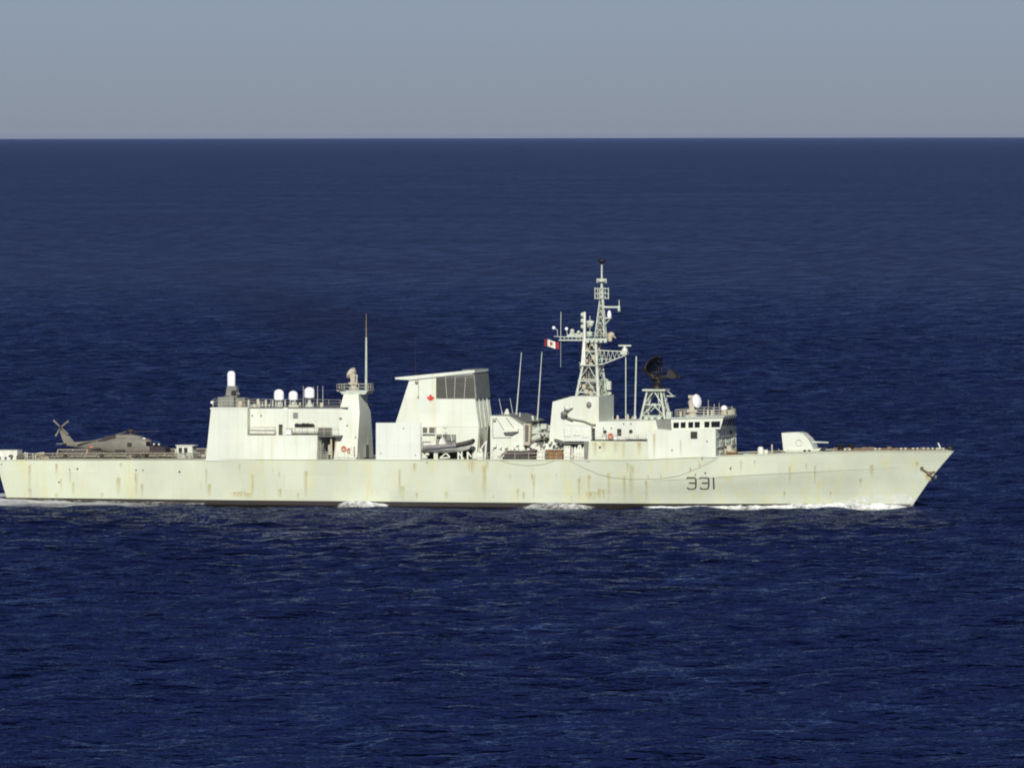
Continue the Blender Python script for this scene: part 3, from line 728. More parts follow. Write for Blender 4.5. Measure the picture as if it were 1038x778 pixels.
def balb(b):
    for x0, y0, x1, y1 in ((573, 434, 579, 442), (581, 435, 588, 441), (590, 436, 597, 443)): b.box(P(x0, y0, -6.6).x, P(x1, y0, -6.6).x, -6.75, -6.6, P(x0, y1, -6.6).z, P(x0, y0, -6.6).z)
part('balcony_locker', 'offwhite', balc, balb)
block('balcony_floor', 'louvre', [(561.5, 444.8), (572, 448.2), (600, 448.2), (600, 449.6), (571, 449.8), (561.5, 447)], -6.7, -5.4, parent=balc)  # floor slab; the shadow on its underside is put into the dark grey
block('mast_house_door', 'dark', [(600, 434), (602.5, 434), (602.5, 447), (600, 447)], -6.2, -5.75, parent=mh)
sl_ = part('searchlight', 'offwhite', mh, lambda b: (b.ball(P(575, 413, -6), .48, .45, .42), b.tube(P(575, 413, -6), P(575, 413, -5.3), .15), b.ball(P(579, 412.4, -5.8), .25)))
part('lamp_body', 'midgrey', sl_, lambda b: (b.ball(P(571.8, 419.2, -6.2), .5, .5, .36), b.tube(P(571.8, 419.2, -6), P(571.8, 419.2, -5.3), .15)))
def mhtop(b):
    for px, r in ((567, .35), (572, .4), (577, .3)): b.ball(P(px, 405.3-(px-567)*.33, -3), r*1.2, r, r*.7)
part('roof_gear', 'black', mh, mhtop)
for px, py, wx, hy_ in ((613.2, 437.5, 3.4, 4.2), (639.5, 437.2, 3.6, 4.0)):
    part('porthole', 'dark', dh, lambda b: b.lathe([(.27, 0), (.27, .08)], P(px, py, -5.8), (0, -1, 0), 12))
block('doorway', 'dark', [(625.5, 434.5), (629.8, 434.5), (629.8, 441.5), (625.5, 441.5)], -5.86, -5.7, parent=dh)
for a in ((619, 433), (631.5, 428.5), (639, 428.5), (611, 433), (609.5, 440)):
    block('wall_fitting', 'midgrey', [(a[0], a[1]), (a[0]+1.3, a[1]), (a[0]+1.3, a[1]+1.6), (a[0], a[1]+1.6)], -5.88, -5.75, parent=dh)
canister('left of the two white raft canisters low on the side deck behind the bridge', 642, 443.3, -6.9, 2.0, .32)
canister('right of the two white raft canisters low on the side deck behind the bridge', 651.5, 443.3, -6.9, 2.0, .32)
wbox('deck_locker', 'small white locker on the signal deck right of the bright orange lifebuoy', 'locker', 'white', 622.5, 625.3, 440.5, 445.6, -6.6, .6)
wbox('deck_locker', 'cream locker left of the bright orange lifebuoy on the signal deck', 'locker', 'offwhite', 609.5, 614, 440.5, 445.6, -6.6, .6)
def sdr(b):
    z = at(604, 446, -7.3)[1]; railing(b, [(at(599, 446, -7.3)[0], -7.3, z), (at(655, 446, -7.3)[0], -7.3, z)], 1.0, 1.5, .022, 2)
part('guardrail', 'rail', low, sdr)
block('round_vent', 'dark', [(607, 452.2), (609, 452.2), (609, 454.2), (607, 454.2)], -7.4, -7.3, parent=low)
for r in ((624, 447.5, 460, 7), (603, 447.5, 463, 6), (648, 447.5, 464, 6), (632, 447.5, 466, 4), (612, 447.5, 458, 8)): rust('rust_streak', r[0], r[1], r[2], r[3], low, Yp=-7.39)
for r in ((340, 443, 465, 3), (349, 458, 466, 3)): rust('rust_streak', r[0], r[1], r[2], r[3], tower, Yp=-6.35)
rust('rust_streak', 663, 438, 466, 4, fwdh, Yp=-7.37); rust('rust_streak', 690, 445, 463, 3, fwdh, Yp=-7.37)

# bridge
block('blast_hatch', 'dark', [(700, 437.2), (706.8, 437.2), (706.8, 444.4), (700, 444.4)], -7.40, -7.2, parent=fwdh)
for a in ((716, 446), (680.5, 455), (711, 463.2)): block('wall_fitting', 'midgrey', [(a[0], a[1]), (a[0]+1.2, a[1]), (a[0]+1.2, a[1]+2), (a[0], a[1]+2)], -7.42, -7.2, parent=fwdh)
block('wing_screen', 'midgrey', [(667, 434.6), (665, 425.4), (680, 425), (681, 436)], -6.2, 5.5, parent=fwdh)
def brm(b):
    q = PX([(681, 436.4), (679.8, 424.2), (733.4, 422.8), (730.0, 434.6)], -6.6); vs = []
    for (x, z) in q:
        f = 1 if x > 100 else 0; vs += [(x, -6.6, z), (x+.15*f, .2, z), (x-1.5*f, 5.2, z)]
    b.add(vs, [(0, 3, 6, 9), (11, 8, 5, 2)]+[(3*i+j, 3*((i+1) % 4)+j, 3*((i+1) % 4)+j+1, 3*i+j+1) for i in range(4) for j in (0, 1)])
br = part('bridge', 'super', ship, brm)
# front of the wheelhouse: chamfered windows
WIN = [(682.8, 688), (690.3, 694.8), (698, 702.5), (704.4, 709.2), (714.3, 719), (721.2, 729.7)]
for a, c in WIN:
    wv = block('side_window', 'glass', [(a-.3, 428.1-(a-682)*.028), (c+.3, 428.1-(c-682)*.028), (c, 433.7-(c-682)*.02), (a-.3, 433.7-(a-682)*.02)], -6.64, -6.5, parent=br)
def fwin(y0, y1):
    zt = at(733, 425.3, -6.6)[1]; zb = at(730, 432, -6.6)[1]; xb0 = at(730.7, 432, -6.6)[0]+.05; xt0 = at(732.9, 425.3, -6.6)[0]+.05
    f = lambda y: .15*(y+6.6)/6.8 if y < .2 else .15-1.65*(y-.2)/5
    return lambda b: b.add([(xb0+f(y0), y0, zb), (xb0+f(y1), y1, zb), (xt0+f(y1), y1, zt), (xt0+f(y0), y0, zt)], [(0, 1, 2, 3)])
for i in range(5): part('front_window', 'glass', br, fwin(-6.2+i*1.3, -6.2+i*1.3+.8), smooth=False)
for i in range(3): part('front_window', 'glass', br, fwin(.7+i*1.5, .7+i*1.5+.9), smooth=False)
def brroof(b):
    q = PX([(679, 424.4), (679, 423.2), (734, 421.6), (734, 423)], -6.8); vs = []
    for (x, z) in q:
        f = 1 if x > 100 else 0; vs += [(x, -6.8, z), (x+.15*f, .2, z), (x-1.5*f, 5.4, z)]
    b.add(vs, [(0, 3, 6, 9), (11, 8, 5, 2)]+[(3*i+j, 3*((i+1) % 4)+j, 3*((i+1) % 4)+j+1, 3*i+j+1) for i in range(4) for j in (0, 1)])
part('bridge_roof', 'grey', br, brroof)
def ff(b):
    x = at(725.4, 450, -7)[0]
    z1 = at(725, 463, -7)[1]
    for zz, hh in ((z1+1.25, .08), (z1+2.6, .08)): b.box(x, x+.25, -6.9, 4.8, zz, zz+hh)
    rnd = random.Random(4)
    for i in range(20):
        y = rnd.uniform(-6.5, 4.3); zz = z1+rnd.uniform(.2, 3.6); s = rnd.uniform(.12, .4); b.box(x, x+.2, y, y+s, zz, zz+s)
    for y in (-5, -1.6, 2, 4.5): b.tube((x+.1, y, z1), (x+.1, y, z1+3.8), .06, n=6)
part('front_fittings', 'grey', fwdh, ff)
def ffd(b):
    x = at(725.4, 450, -7)[0]; z1 = at(725, 463, -7)[1]
    for y, zz, s in ((-5.4, 2.7, .6), (1.0, 2.8, .7), (-3, 1.5, .4), (3.2, 1.4, .5), (-1.2, .4, .5)): b.box(x+.02, x+.26, y, y+s, z1+zz, z1+zz+s*.8)
part('front_vents', 'louvre', fwdh, ffd)
def brr(b):
    z = at(690, 422.6, -6.6)[1]; xa = at(684, 423, -6.6)[0]; xc = at(733, 423, -6.6)[0]
    railing(b, [(xa, -6.5, z), (xc, -6.5, z-.02), (xc+.1, .2, z-.02), (xc-1.5, 5, z-.02), (xa, 5, z), (xa, -6.5, z)], 1.0, 1.35, .035, 3)
part('guardrail', 'rail', br, brr)
def brtop(b):
    for px, h, Y, r in ((717.5, 7, -4, .13), (721.5, 7, -4, .14), (690, 6, -4, .1), (713.5, 6, -2, .09), (736.5, 7, 0, .14), (739, 7, 1, .16), (741, 8, 2, .12), (743.2, 7, 2.5, .12)):
        q = P(px, 422.8, Y); b.tube(q, q+Vector((0, 0, h/7.4)), r, r)
    for px, py, Y in ((724, 409, -3), (729, 408, 0), (742, 411, 3), (718, 405, 3)): b.tube(P(px, 422.8, Y), P(px, py, Y), .03, n=5)
part('roof_posts', 'rail', br, brtop)
nav = part('navigation_pedestal', 'tan', br, lambda b: (b.lathe([(.5, 0), (.42, .7), (.3, 1.2), (.5, 1.25)], P(734, 422.8, -1.5)), b.tube(P(731, 422, -1.5), P(732.5, 413, -1.5), .1)))
part('radome', 'white', nav, lambda b: b.lathe([(.42, 0), (.48, .15), (.40, .45), (.2, .6), (.02, .64)], P(734, 415.4, -1.5)))
director(702, br, -1.8, 424.0, (.90, -.40, .18), 'beige', 'white', .92)
part('radar_base', 'grey', br, lambda b: b.box(P(697, 423, -1.8).x, P(708, 423, -1.8).x, -2.9, -.7, P(697, 424.2, -1.8).z, P(697, 420.5, -1.8).z))

# air-search radar tower
def lattice(b, base, top, sb, st, levels, r, ydir=1):
    """four-legged lattice from base centre to top centre; sb / st half widths"""
    base = Vector(base); top = Vector(top)
    def cor(t): c = base.lerp(top, t); h = sb+(st-sb)*t; return [c+Vector((sx*h, sy*h, 0)) for sx, sy in ((-1, -1), (1, -1), (1, 1), (-1, 1))]
    for i in range(4): b.tube(cor(0)[i], cor(1)[i], r*1.7, r*1.5)
    for t0, t1 in zip(levels, levels[1:]):
        a, c = cor(t0), cor(t1)
        for i in range(4):
            j = (i+1) % 4; b.tube(c[i], c[j], r, n=6); mid_ = (c[i]+c[j])/2
            b.tube(a[i], mid_, r*.9, n=6); b.tube(a[j], mid_, r*.9, n=6)
rt = part('radar_tower', 'grey', ship, lambda b: lattice(b, P(664.5, 426.5, 0), P(664.5, 396, 0), 1.75, .95, [0, .18, .55, 1], .10))
def rtp(b):
    q = P(665.5, 395, 0); b.box(q.x-1.65, q.x+1.55, -1.5, 1.5, q.z-.12, q.z+.12); b.box(q.x+1.5, q.x+2.6, -.5, .5, q.z-.9, q.z-.75); b.tube((q.x+1.4, 0, q.z), (q.x+2.3, 0, q.z-.8), .06)
part('tower_platform', 'grey', rt, rtp)
def rtl(b):
    for px, Y in ((657, -.6), (673, .5), (669, -1.2), (678.5, -2)): b.tube(P(px, 426, Y), P(px+(664-px)*.4, 398, Y), .07)
    b.box(P(676, 424, -2).x, P(681, 424, -2).x, -2.4, -1.5, P(676, 425, -2).z, P(676, 417, -2).z)
    for px in (655, 661, 668): b.ball(P(px, 424, -2), .35)
part('tower_braces', 'grey', rt, rtl)
sr = part('search_radar_base', 'black', rt, lambda b: (b.lathe([(.75, 0), (.7, .35), (.38, .7), (.35, 1.5)], P(666, 394, 0)), b.tube(P(660, 384, 0), P(676, 381.5, 0), .17), b.tube(P(666, 388, 0), P(660, 379, 0), .13), b.tube(P(666, 388, 0), P(674, 382, 0), .1), b.box(P(662, 386, 0).x, P(670, 386, 0).x, -.6, .6, P(662, 388, 0).z, P(662, 384.5, 0).z)))
def refl(b):
    c = P(657.5, 373, 0); ax = Vector((1, -.08, 0)).normalized(); side = Vector((.08, 1, 0)).normalized()
    def pt(u, v):    # u across, v up
        e = sqrt(max(0, 1-(abs(v)/1.62)**2.6)); d = .055*u*u+.30*v*v
        return c+side*u*e+Vector((0, 0, 1))*v+ax*d
    for k in range(15):
        v = -1.6+3.2*k/14; pts = [pt(u, v) for u in np.linspace(-3.5, 3.5, 13)]; b.path(pts, .075, 5)
    for u in np.linspace(-3.5, 3.5, 12): b.path([pt(u, v) for v in np.linspace(-1.6, 1.6, 9)], .08, 5)
    for u in (-2, 0, 2):
        b.path([pt(u, -1.3), c+side*u*.5-ax*.7+Vector((0, 0, -.2)), pt(u, 1.2)], .08, 5)
    b.path([c+side*-1.6-ax*.7, c+side*1.6-ax*.7], .08, 5); b.tube(c-ax*.6, P(664, 386, 0), .12)
part('reflector', 'black', sr, refl)
def feed(b):
    q = P(680, 380, 0); b.prism([(q.x-.5, q.z-.3), (q.x-.2, q.z+.7), (q.x+.3, q.z+.75), (q.x+1.1, q.z-.25), (q.x+.6, q.z-.5)], -.9, .9); b.tube(P(676, 382, 0), q, .2)
    b.path([q+Vector((0, 0, .3)), P(672, 367, 0), P(662, 364, 0)], .035, 5); b.tube(q, (q.x+1.25, 0, q.z-.35), .14)
part('feed_horn', 'black', sr, feed)

# ---------------------------------------------------------------- main mast
mm = part('main_mast', 'grey', ship, lambda b: None or [
    b.tube(P(584, 402, -2.2), P(590.8, 370, -1.5), .2, .17), b.tube(P(606.5, 402.5, -2.2), P(603.8, 345, -1.0), .26, .2)])
SAb, SAt = P(584, 402, -2.2), P(592, 343, -1.0); SFb, SFt = P(606.5, 402.5, -2.2), P(603.8, 343, -1.0)
mir = lambda v, zx=0: Vector((v.x, -v.y, v.z-zx))
def legs(b):
    low_ = lambda v, t: Vector(v)+(Vector(v)-Vector(t))*.75
    PAb, PAt = mir(SAb), mir(SAt); PFb, PFt = mir(SFb), mir(SFt)
    b.tube(low_(PAb, PAt), PAt, .17, .14); b.tube(low_(PFb, PFt), PFt, .2, .15)
    for t in (.08, .27, .53, .78):
        q = [SAb.lerp(SAt, t), SFb.lerp(SFt, t), PFb.lerp(PFt, t), PAb.lerp(PAt, t)]
        for i in range(4): b.tube(q[i], q[(i+1) % 4], .085)
    for t0, t1 in ((0, .27), (.27, .53), (.53, .78), (.78, 1)):
        A = [SAb.lerp(SAt, t0), SFb.lerp(SFt, t0), PFb.lerp(PFt, t0), PAb.lerp(PAt, t0)]; B = [SAb.lerp(SAt, t1), SFb.lerp(SFt, t1), PFb.lerp(PFt, t1), PAb.lerp(PAt, t1)]
        for i in range(4):
            j = (i+1) % 4; m = (B[i]+B[j])/2; b.tube(A[i], m, .06); b.tube(A[j], m, .06)
part('mast_lattice', 'grey', mm, legs)
# thick white aft pole
part('aft_pole', 'offwhite', mm, lambda b: (b.tube(P(592.4, 345, -1.3), P(592.6, 316, -1.3), .2, .17), b.prism(PX([(591.2, 345), (593.6, 345), (593.6, 369.5), (589.2, 369.5)], -1.6), -1.8, -1.4)))
def mp1(b):
    q = P(588.5, 370, -1.8); e = P(606, 370, -1.8); b.box(q.x, e.x, -1.9, 1.9, q.z-.07, q.z+.07)
    q = P(586.5, 384.2, -2.0); e = P(607, 384.2, -2.0); b.box(q.x, e.x, -2.0, -1.8, q.z-.06, q.z+.06)
part('mast_platform', 'grey', mm, mp1)
def inner(b):
    b.tube(P(598, 402, 0), P(597, 372, 0), .16); b.tube(P(602, 372, 0), P(598, 345, 0), .2)
    rnd = random.Random(8)
    for py in range(348, 370, 4): q = P(600+rnd.uniform(-3, 3), py, rnd.uniform(-.6, .6)); b.box(q.x-.35, q.x+.35, q.y-.3, q.y+.3, q.z-.3, q.z+.3)
part('cable_trunk', 'louvre', mm, inner)
def inn2(b):
    b.ball(P(599, 392, -.5), .5, .45, .42); b.ball(P(599, 399, -.8), .48, .45, .5); b.box(P(596, 395, -.5).x, P(602, 395, -.5).x, -.9, .2, P(598, 389, 0).z, P(598, 386, 0).z); b.ball(P(599.5, 403.5, -2), .45, .4, .5)
    for k in range(9): b.tube(P(594, 388+k*1.5, 1), P(596.5, 388+k*1.5, 1), .04, n=5)
part('sensor_cluster', 'beige', mm, inn2)
part('sensor_base', 'midgrey', mm, lambda b: b.ball(P(597, 410, -5.5), .36, .3, .42))
yard = part('yardarm', 'grey', mm, lambda b: (b.box(P(567, 343, -.4).x, P(594, 343, -.4).x, -.75, .05, P(567, 345.2, -.4).z, P(567, 344, -.4).z), b.box(P(567, 341, -.4).x, P(594, 341, -.4).x, -.75, -.65, P(567, 341.6, -.4).z, P(567, 340.8, -.4).z),
      [b.tube(P(px, 345, -.7), P(px, 341, -.7), .05, n=5) for px in range(568, 594, 4)], b.tube(P(561.5, 340.8, -.4), P(567, 341.2, -.4), .05)))
def yb(b):
    xa = P(593, 343, 0).x; xb2 = P(618, 343, 0).x; z = P(600, 343, 0).z; b.box(xa, xb2, -1.4, 1.4, z-.25, z+.05)
    railing(b, [(xa, -1.4, z), (xb2, -1.4, z), (xb2, 1.4, z)], .8, .9, .04, 2)
    for k in range(5): q = P(596+k*4.5, 345.6, -1.2); b.box(q.x-.2, q.x+.2, -1.5, -1.2, q.z-.2, q.z+.1)
part('top_platform', 'grey', mm, yb)
def yg(b):
    rnd = random.Random(21)
    for px in (576.5, 579, 581.5, 584.5, 587.5, 590): h = rnd.uniform(1.5, 5); q = P(px, 341-h/2, -.3); b.box(q.x-.17, q.x+.17, -.55, -.1, q.z-h/15, q.z+h/15)
    b.ball(P(580, 335.5, -.2), .32); b.ball(P(586.5, 336.5, -.2), .24); b.lathe([(.3, -.4), (.35, 0), (.2, .4)], P(585.5, 340, 0))
    b.ball(P(597.5, 338.5, -.2), .42, .4, .36); b.box(P(595, 338, -.2).x, P(600, 338, -.2).x, -.4, .1, P(595, 341, 0).z, P(595, 336, 0).z); b.ball(P(597, 330, .1), .3, .3, .3); b.lathe([(.12, -.8), (.38, -.5), (.42, -.1), (.2, .2)], P(598.5, 326, 0)); b.box(P(595, 325, 0).x, P(602, 325, 0).x, -.25, .25, P(600, 327.5, 0).z, P(600, 325, 0).z)
    for py in (319, 325, 331): q = P(590.3, py, -1.2); b.ball(q, .26, .25, .33); b.tube(q, P(592.6, py, -1.3), .06)
    b.tube(P(598, 342, 0), P(598, 320, 0), .05)
part('mast_sensors', 'grey', mm, yg)
def yr(b):
    q = P(619.5, 339.5, 0); b.ball(q, .5, .55, .45); b.ball(P(616, 341, -.4), .35); b.tube(q, P(624.5, 342.5, -.2), .16, .05); b.lathe([(.32, -.5), (.36, -.1), (.36, .3)], P(618, 342, -.3))
part('side_radar', 'tan', mm, yr)
def mfit(b):
    rnd = random.Random(77)
    for i in range(34):
        t = rnd.random(); q = SAb.lerp(SAt, t).lerp(SFb.lerp(SFt, t), rnd.random()); q.y += rnd.uniform(-.1, 2.6); h = rnd.uniform(.08, .26)
        b.box(q.x-h, q.x+h, q.y-h, q.y+h, q.z-h*1.4, q.z+h*1.2); b.tube(q, (q.x+rnd.uniform(-.6, .6), q.y, q.z+rnd.uniform(-.8, .8)), .04, n=5)
    for k in range(5): a = 594+k*2.2; b.tube(P(a, 402, -.8+k*.4), P(a+1.5, 346, -.5+k*.2), .045, n=5)
part('mast_fittings', 'tan', mm, mfit)
# anemometer-like spheres and thin whips
part('wind_sensor', 'white', yard, lambda b: b.ball(P(561.3, 332.2, -.4), .24))
part('wind_sensor', 'white', yard, lambda b: b.ball(P(574.2, 333.2, -.4), .24))
part('sensor_stem', 'grey', yard, lambda b: (b.path([P(562, 332.5, -.4), P(565, 334.3, -.4), P(565.2, 341, -.4)], .045, 5), b.tube(P(574.5, 333.4, -.4), P(575, 341, -.4), .045, n=5), b.tube(P(568.6, 316, -.4), P(568.4, 345, -.4), .05, n=5), b.tube(P(568.4, 345, -.4), P(568.3, 372, -.4), .025, n=5)))
# upper lattice and top pole
up = part('topmast', 'grey', mm, lambda b: lattice(b, P(608.8, 341.5, 0), P(609.8, 303, 0), .66, .20, [0, .2, .38, .55, .7, .84, 1], .055))
def mfit2(b):
    rnd = random.Random(78)
    for i in range(16):
        t = rnd.random(); q = P(608.8, 341.5-37*t, 0); h = rnd.uniform(.06, .16); b.box(q.x-h-.3*(1-t), q.x+h, -h, h, q.z-h, q.z+h)
    b.tube(P(608.8, 342, 0), P(609.8, 304, 0), .06)
part('topmast_fittings', 'louvre', up, mfit2)
def tp(b):
    b.tube(P(609.8, 304, 0), P(609.9, 288, 0), .22, .18); b.tube(P(609.9, 290, 0), P(610, 266, 0), .14, .12)
    for py, h in ((284.5, .35),): q = P(609.9, py, 0); b.lathe([(.62, -.12), (.62, .12)], q, n=12); b.box(q.x-.7, q.x+.7, -.06, .06, q.z-.28, q.z+.28)
    for py in (292.5, 297.5, 302.2): q = P(609.9, py, 0); b.box(q.x-.95, q.x+.95, -.1, .1, q.z-.05, q.z+.05); b.box(q.x-.1, q.x+.1, -.95, .95, q.z-.05, q.z+.05)
    a = P(609.9, 303, 0); c = P(609.9, 291.5, 0)
    for dx, dy in ((-.95, 0), (.95, 0), (0, -.95), (0, .95), (-.45, -.45), (.4, .4)): b.tube((a.x+dx, dy, a.z), (a.x+dx, dy, c.z), .07)
    q = P(609.9, 297, 0); b.box(q.x-.28, q.x+.28, -.28, .28, q.z-.7, q.z+.5)
part('top_pole', 'grey', up, tp)
part('top_disc', 'black', up, lambda b: b.lathe([(.12, -.45), (.3, -.1), (.6, 0), (.6, .18), (.1, .24)], P(610, 264.8, 0)))
arm1 = part('signal_arm', 'grey', up, lambda b: (b.box(P(611, 311, 0).x, P(628, 311, 0).x, -.12, .12, P(611, 312, 0).z, P(611, 310.2, 0).z), b.tube(P(627.6, 315, 0), P(627.6, 304, 0), .06), b.box(P(626.6, 312, 0).x, P(628.6, 312, 0).x, -.15, .15, P(627, 315.5, 0).z, P(627, 309.5, 0).z)))
part('radome', 'white', up, lambda b: b.lathe([(.24, 0), (.3, .25), (.24, .7), (.08, .95)], P(617.6, 321.5, 0)))
part('radome_bracket', 'grey', up, lambda b: (b.box(P(614, 322, 0).x, P(620, 322, 0).x, -.3, .3, P(616, 322.8, 0).z, P(616, 321.6, 0).z), b.tube(P(619, 322.5, 0), P(611.5, 331, 0), .07)))
# forward radar arm
def arm(b):
    for Y in (-.5, .5):
        b.tube(P(606, 355, Y), P(634, 356.3, Y), .08); b.tube(P(606, 369.3, Y), P(611, 369, Y), .1); b.tube(P(611, 369, Y), P(634.5, 359.8, Y), .09)
        b.tube(P(605, 363.8, Y), P(621, 364.2, Y), .05); n = 6
        for k in range(n): a = 608+k*4.3; b.tube(P(a, 355.2, Y), P(a+2.1, 368.5-max(0, a-609)*.40, Y), .04, n=5); b.tube(P(a+4.3, 355.4, Y), P(a+2.1, 368.5-max(0, a-609)*.40, Y), .04, n=5)
    for px in (612, 618, 624, 630, 634): b.tube(P(px, 355.8, -.5), P(px, 355.8, .5), .05)
    q = P(633.5, 357.3, 0); b.box(q.x-.45, q.x+.4, -.6, .6, q.z-.25, q.z+.2)
ra = part('radar_arm', 'grey', mm, arm)
nr = part('navigation_radar', 'offwhite', ra, lambda b: (b.lathe([(.42, 0), (.4, .3), (.18, .5), (.16, .8)], P(633.3, 356, 0)),))
part('radar_scanner', 'grey', nr, lambda b: b.box(P(627.2, 350, 0).x, P(639.8, 350, 0).x, -.15, .15, P(633, 350.9, 0).z, P(633, 349.4, 0).z))
part('arm_prop', 'grey', ra, lambda b: b.tube(P(634.3, 426, 0), P(634.3, 358, 0), .08, .08))
whip(643.5, 425, 645.0, 361, -1, .13, .10, 'grey', dh)
def port_tower(b):
    lattice(b, P(616.5, 426.5, 2.2), P(612.6, 384, 2.2), .55, .35, [0, .25, .5, .75, 1], .05)
    q = P(617.5, 390.5, 1.5); b.box(q.x-.28, q.x+.28, 1.2, 1.8, q.z-.6, q.z+.6); b.ball(P(618, 399, 1.5), .3); b.box(P(609, 400, 1).x, P(619, 400, 1).x, .8, 1.8, P(609, 400, 1).z, P(609, 399.2, 1).z)
part('ladder_tower', 'grey', mm, port_tower)
def sd(b):
    for px, h, Y, r in ((626, 6, -2, .18), (636.3, 7, -2, .18), (641, 5, 0, .1), (621, 5, 1, .1)): q = P(px, 426.5, Y); b.lathe([(r, 0), (r*1.1, h/12), (r*.5, h/7.6)], q, n=8)
part('roof_vents', 'beige', dh, sd)
def sdrail(b):
    z = at(620, 427, -5.6)[1]; railing(b, [(at(608, 427, -5.6)[0], -5.6, z), (at(660, 427, -5.6)[0], -5.6, z)], .3, 2, .02, 1)
part('guardrail', 'rail', dh, sdrail)

# flag on its halyard
fq = P(566.5, 350, -.6)
flag = thing('national_flag', fq-Vector((0, 0, .9)), 'red and white maple leaf flag flying from the halyard left of the main mast', 'flag')
def cloth(u0, u1):
    def f(b):
        n = 8; vs = []
        for i in range(n+1):
            u = u0+(u1-u0)*i/n
            for v in (0, .5, 1):
                x = fq.x-u*2.15; z = fq.z+.45+u*.45-v*.95-.08*sin(u*7); y = fq.y+.5*sin(u*8)*u
                vs.append((x, y, z))
        m = len(vs); vs2 = [(x, y+.012, z) for x, y, z in vs]
        fs = [(3*i+j, 3*i+3+j, 3*i+4+j, 3*i+1+j) for i in range(n) for j in (0, 1)]
        b.add(vs+vs2, fs+[tuple(k+m for k in reversed(f_)) for f_ in fs])
    return f
part('hoist_band', 'red', flag, cloth(0, .25)); wp = part('white_panel', 'offwhite', flag, cloth(.25, .75)); part('fly_band', 'red', flag, cloth(.75, 1))
def fl(b):
    u = .5; c = Vector((fq.x-u*2.25, fq.y+.5*sin(u*8)*u-.05, fq.z+.45+u*.45-.475-.08*sin(u*7))); s = .36
    b.prism([(c.x+x*s, c.z+z*s) for x, z in LEAF], c.y-.03, c.y+.06)
part('maple_leaf', 'red', wp, fl, smooth=False)

# ---------------------------------------------------------------- hangar roof: close-in gun, domes, rails
q = P(234.5, 412.8, -3.5)
cw = part('close_in_gun', 'midgrey', ship, lambda b: (b.box(P(223.5, 412, -3.5).x, P(239.5, 412, -3.5).x, -4.8, -2.2, q.z, P(224, 402, -3.5).z), b.lathe([(1.0, 0), (1.0, .25), (.85, .3)], P(234.5, 402.5, -3.5)),
      b.prism(PX([(228.4, 402), (230, 391), (239, 391), (240.3, 402)], -4.1), -4.1, -2.9), b.tube(P(236, 397.5, -4.2), P(243, 399.2, -4.2), .16, .12)))
part('ammunition_drum', 'black', cw, lambda b: b.lathe([(.38, -.3), (.38, .3)], P(237.5, 398, -4.1), (0, 1, 0), 14))
part('radome', 'white', cw, lambda b: b.lathe([(.55, 0), (.56, 1.6), (.5, 1.85), (.33, 2.05), (.02, 2.12)], P(234.5, 391.2, -3.5), n=24))
part('control_cabinet', 'midgrey', cw, lambda b: b.box(P(240.5, 412, -3.3).x, P(250, 412, -3.3).x, -4.1, -2.3, q.z, P(241, 402.8, -3.3).z))
part('locker', 'tan', cw, lambda b: b.box(P(241.5, 412, -4.9).x, P(245.5, 412, -4.9).x, -5.0, -4.4, q.z-.02, P(241, 406.5, -4.9).z))
def dome(px, top, bot, halfw, Y, cone=False):
    c = P(px, bot, Y); top_h = (bot-top)/7.4; r = halfw/7.4
    d = part('satellite_dome', 'white', ship, lambda b: b.lathe([(r*.9, 0), (r, .08), (r, top_h-r*.85)]+[(r*cos(t), top_h-r+.15*r+r*.85*sin(t)) for t in np.linspace(.15, pi/2-.03, 7)], c, n=28))
    zb = P(px, 413, Y).z
    if cone: part('pedestal', 'grey', d, lambda b: b.lathe([(.75, zb-c.z), (.35, (zb-c.z)*.55), (.22, (zb-c.z)*.4), (.22, 0)], c))
    else: part('pedestal', 'grey', d, lambda b: [b.tube((c.x+dx, Y+dy, zb), (c.x+dx*.8, Y+dy, c.z), .08) for dx, dy in ((-.4, -.3), (.4, -.3), (-.4, .3), (.4, .3), (0, 0))]+[b.tube((c.x, Y, zb), (c.x, Y, c.z), .22)])
dome(282.7, 394.3, 405.4, 5.1, -4.2); dome(297.2, 395.8, 405.4, 4.7, -2.6); dome(313.6, 392, 403.2, 5.3, -4.0, True)
def roofrail(b):
    z = P(216, 412.8, -6.2).z
    railing(b, [(P(216, 413, -6.2).x, -6.2, z), (P(270, 413, -6.2).x, -6.2, z)], .9, 1.3, .028, 2)
    railing(b, [(P(216, 413, 5.5).x, 5.5, z), (P(345, 413, 5.5).x, 5.5, z)], .8, 1.6, .026, 2)
part('guardrail', 'rail', hangar, roofrail)
def roofb(b):
    rnd = random.Random(2)
    for px, h, Y, r in ((252, 8, -5, .14), (258, 4, -5, .3), (261.5, 9, -4.5, .2), (262.5, 6, -5, .16), (266, 6, -3, .09), (269.5, 8, -4, .16), (276.5, 8, -4, .1), (289, 8, -5, .09), (304, 5, -4, .14), (326, 5, -4, .28), (273, 4, -4, .1)):
        q = P(px, 413, Y); b.lathe([(r, 0), (r, h/9), (r*.6, h/7.4)], q, n=8)
    for px, top in ((307.5, 391), (317.8, 391.5), (321.9, 391), (327.2, 391)): b.tube(P(px, 413, -3), P(px, top, -3), .045, .03, 5)
    b.box(P(293, 412, -5.4).x, P(303, 412, -5.4).x, -5.6, -4.6, P(293, 413.2, -5.4).z, P(293, 410.2, -5.4).z)
part('roof_posts', 'rail', hangar, roofb)
part('stern_lamp', 'white', hangar, lambda b: (b.ball(P(215, 407.8, -5.5), .25, .25, .22), b.tube(P(216.5, 413, -5.5), P(215.3, 408, -5.5), .05)))
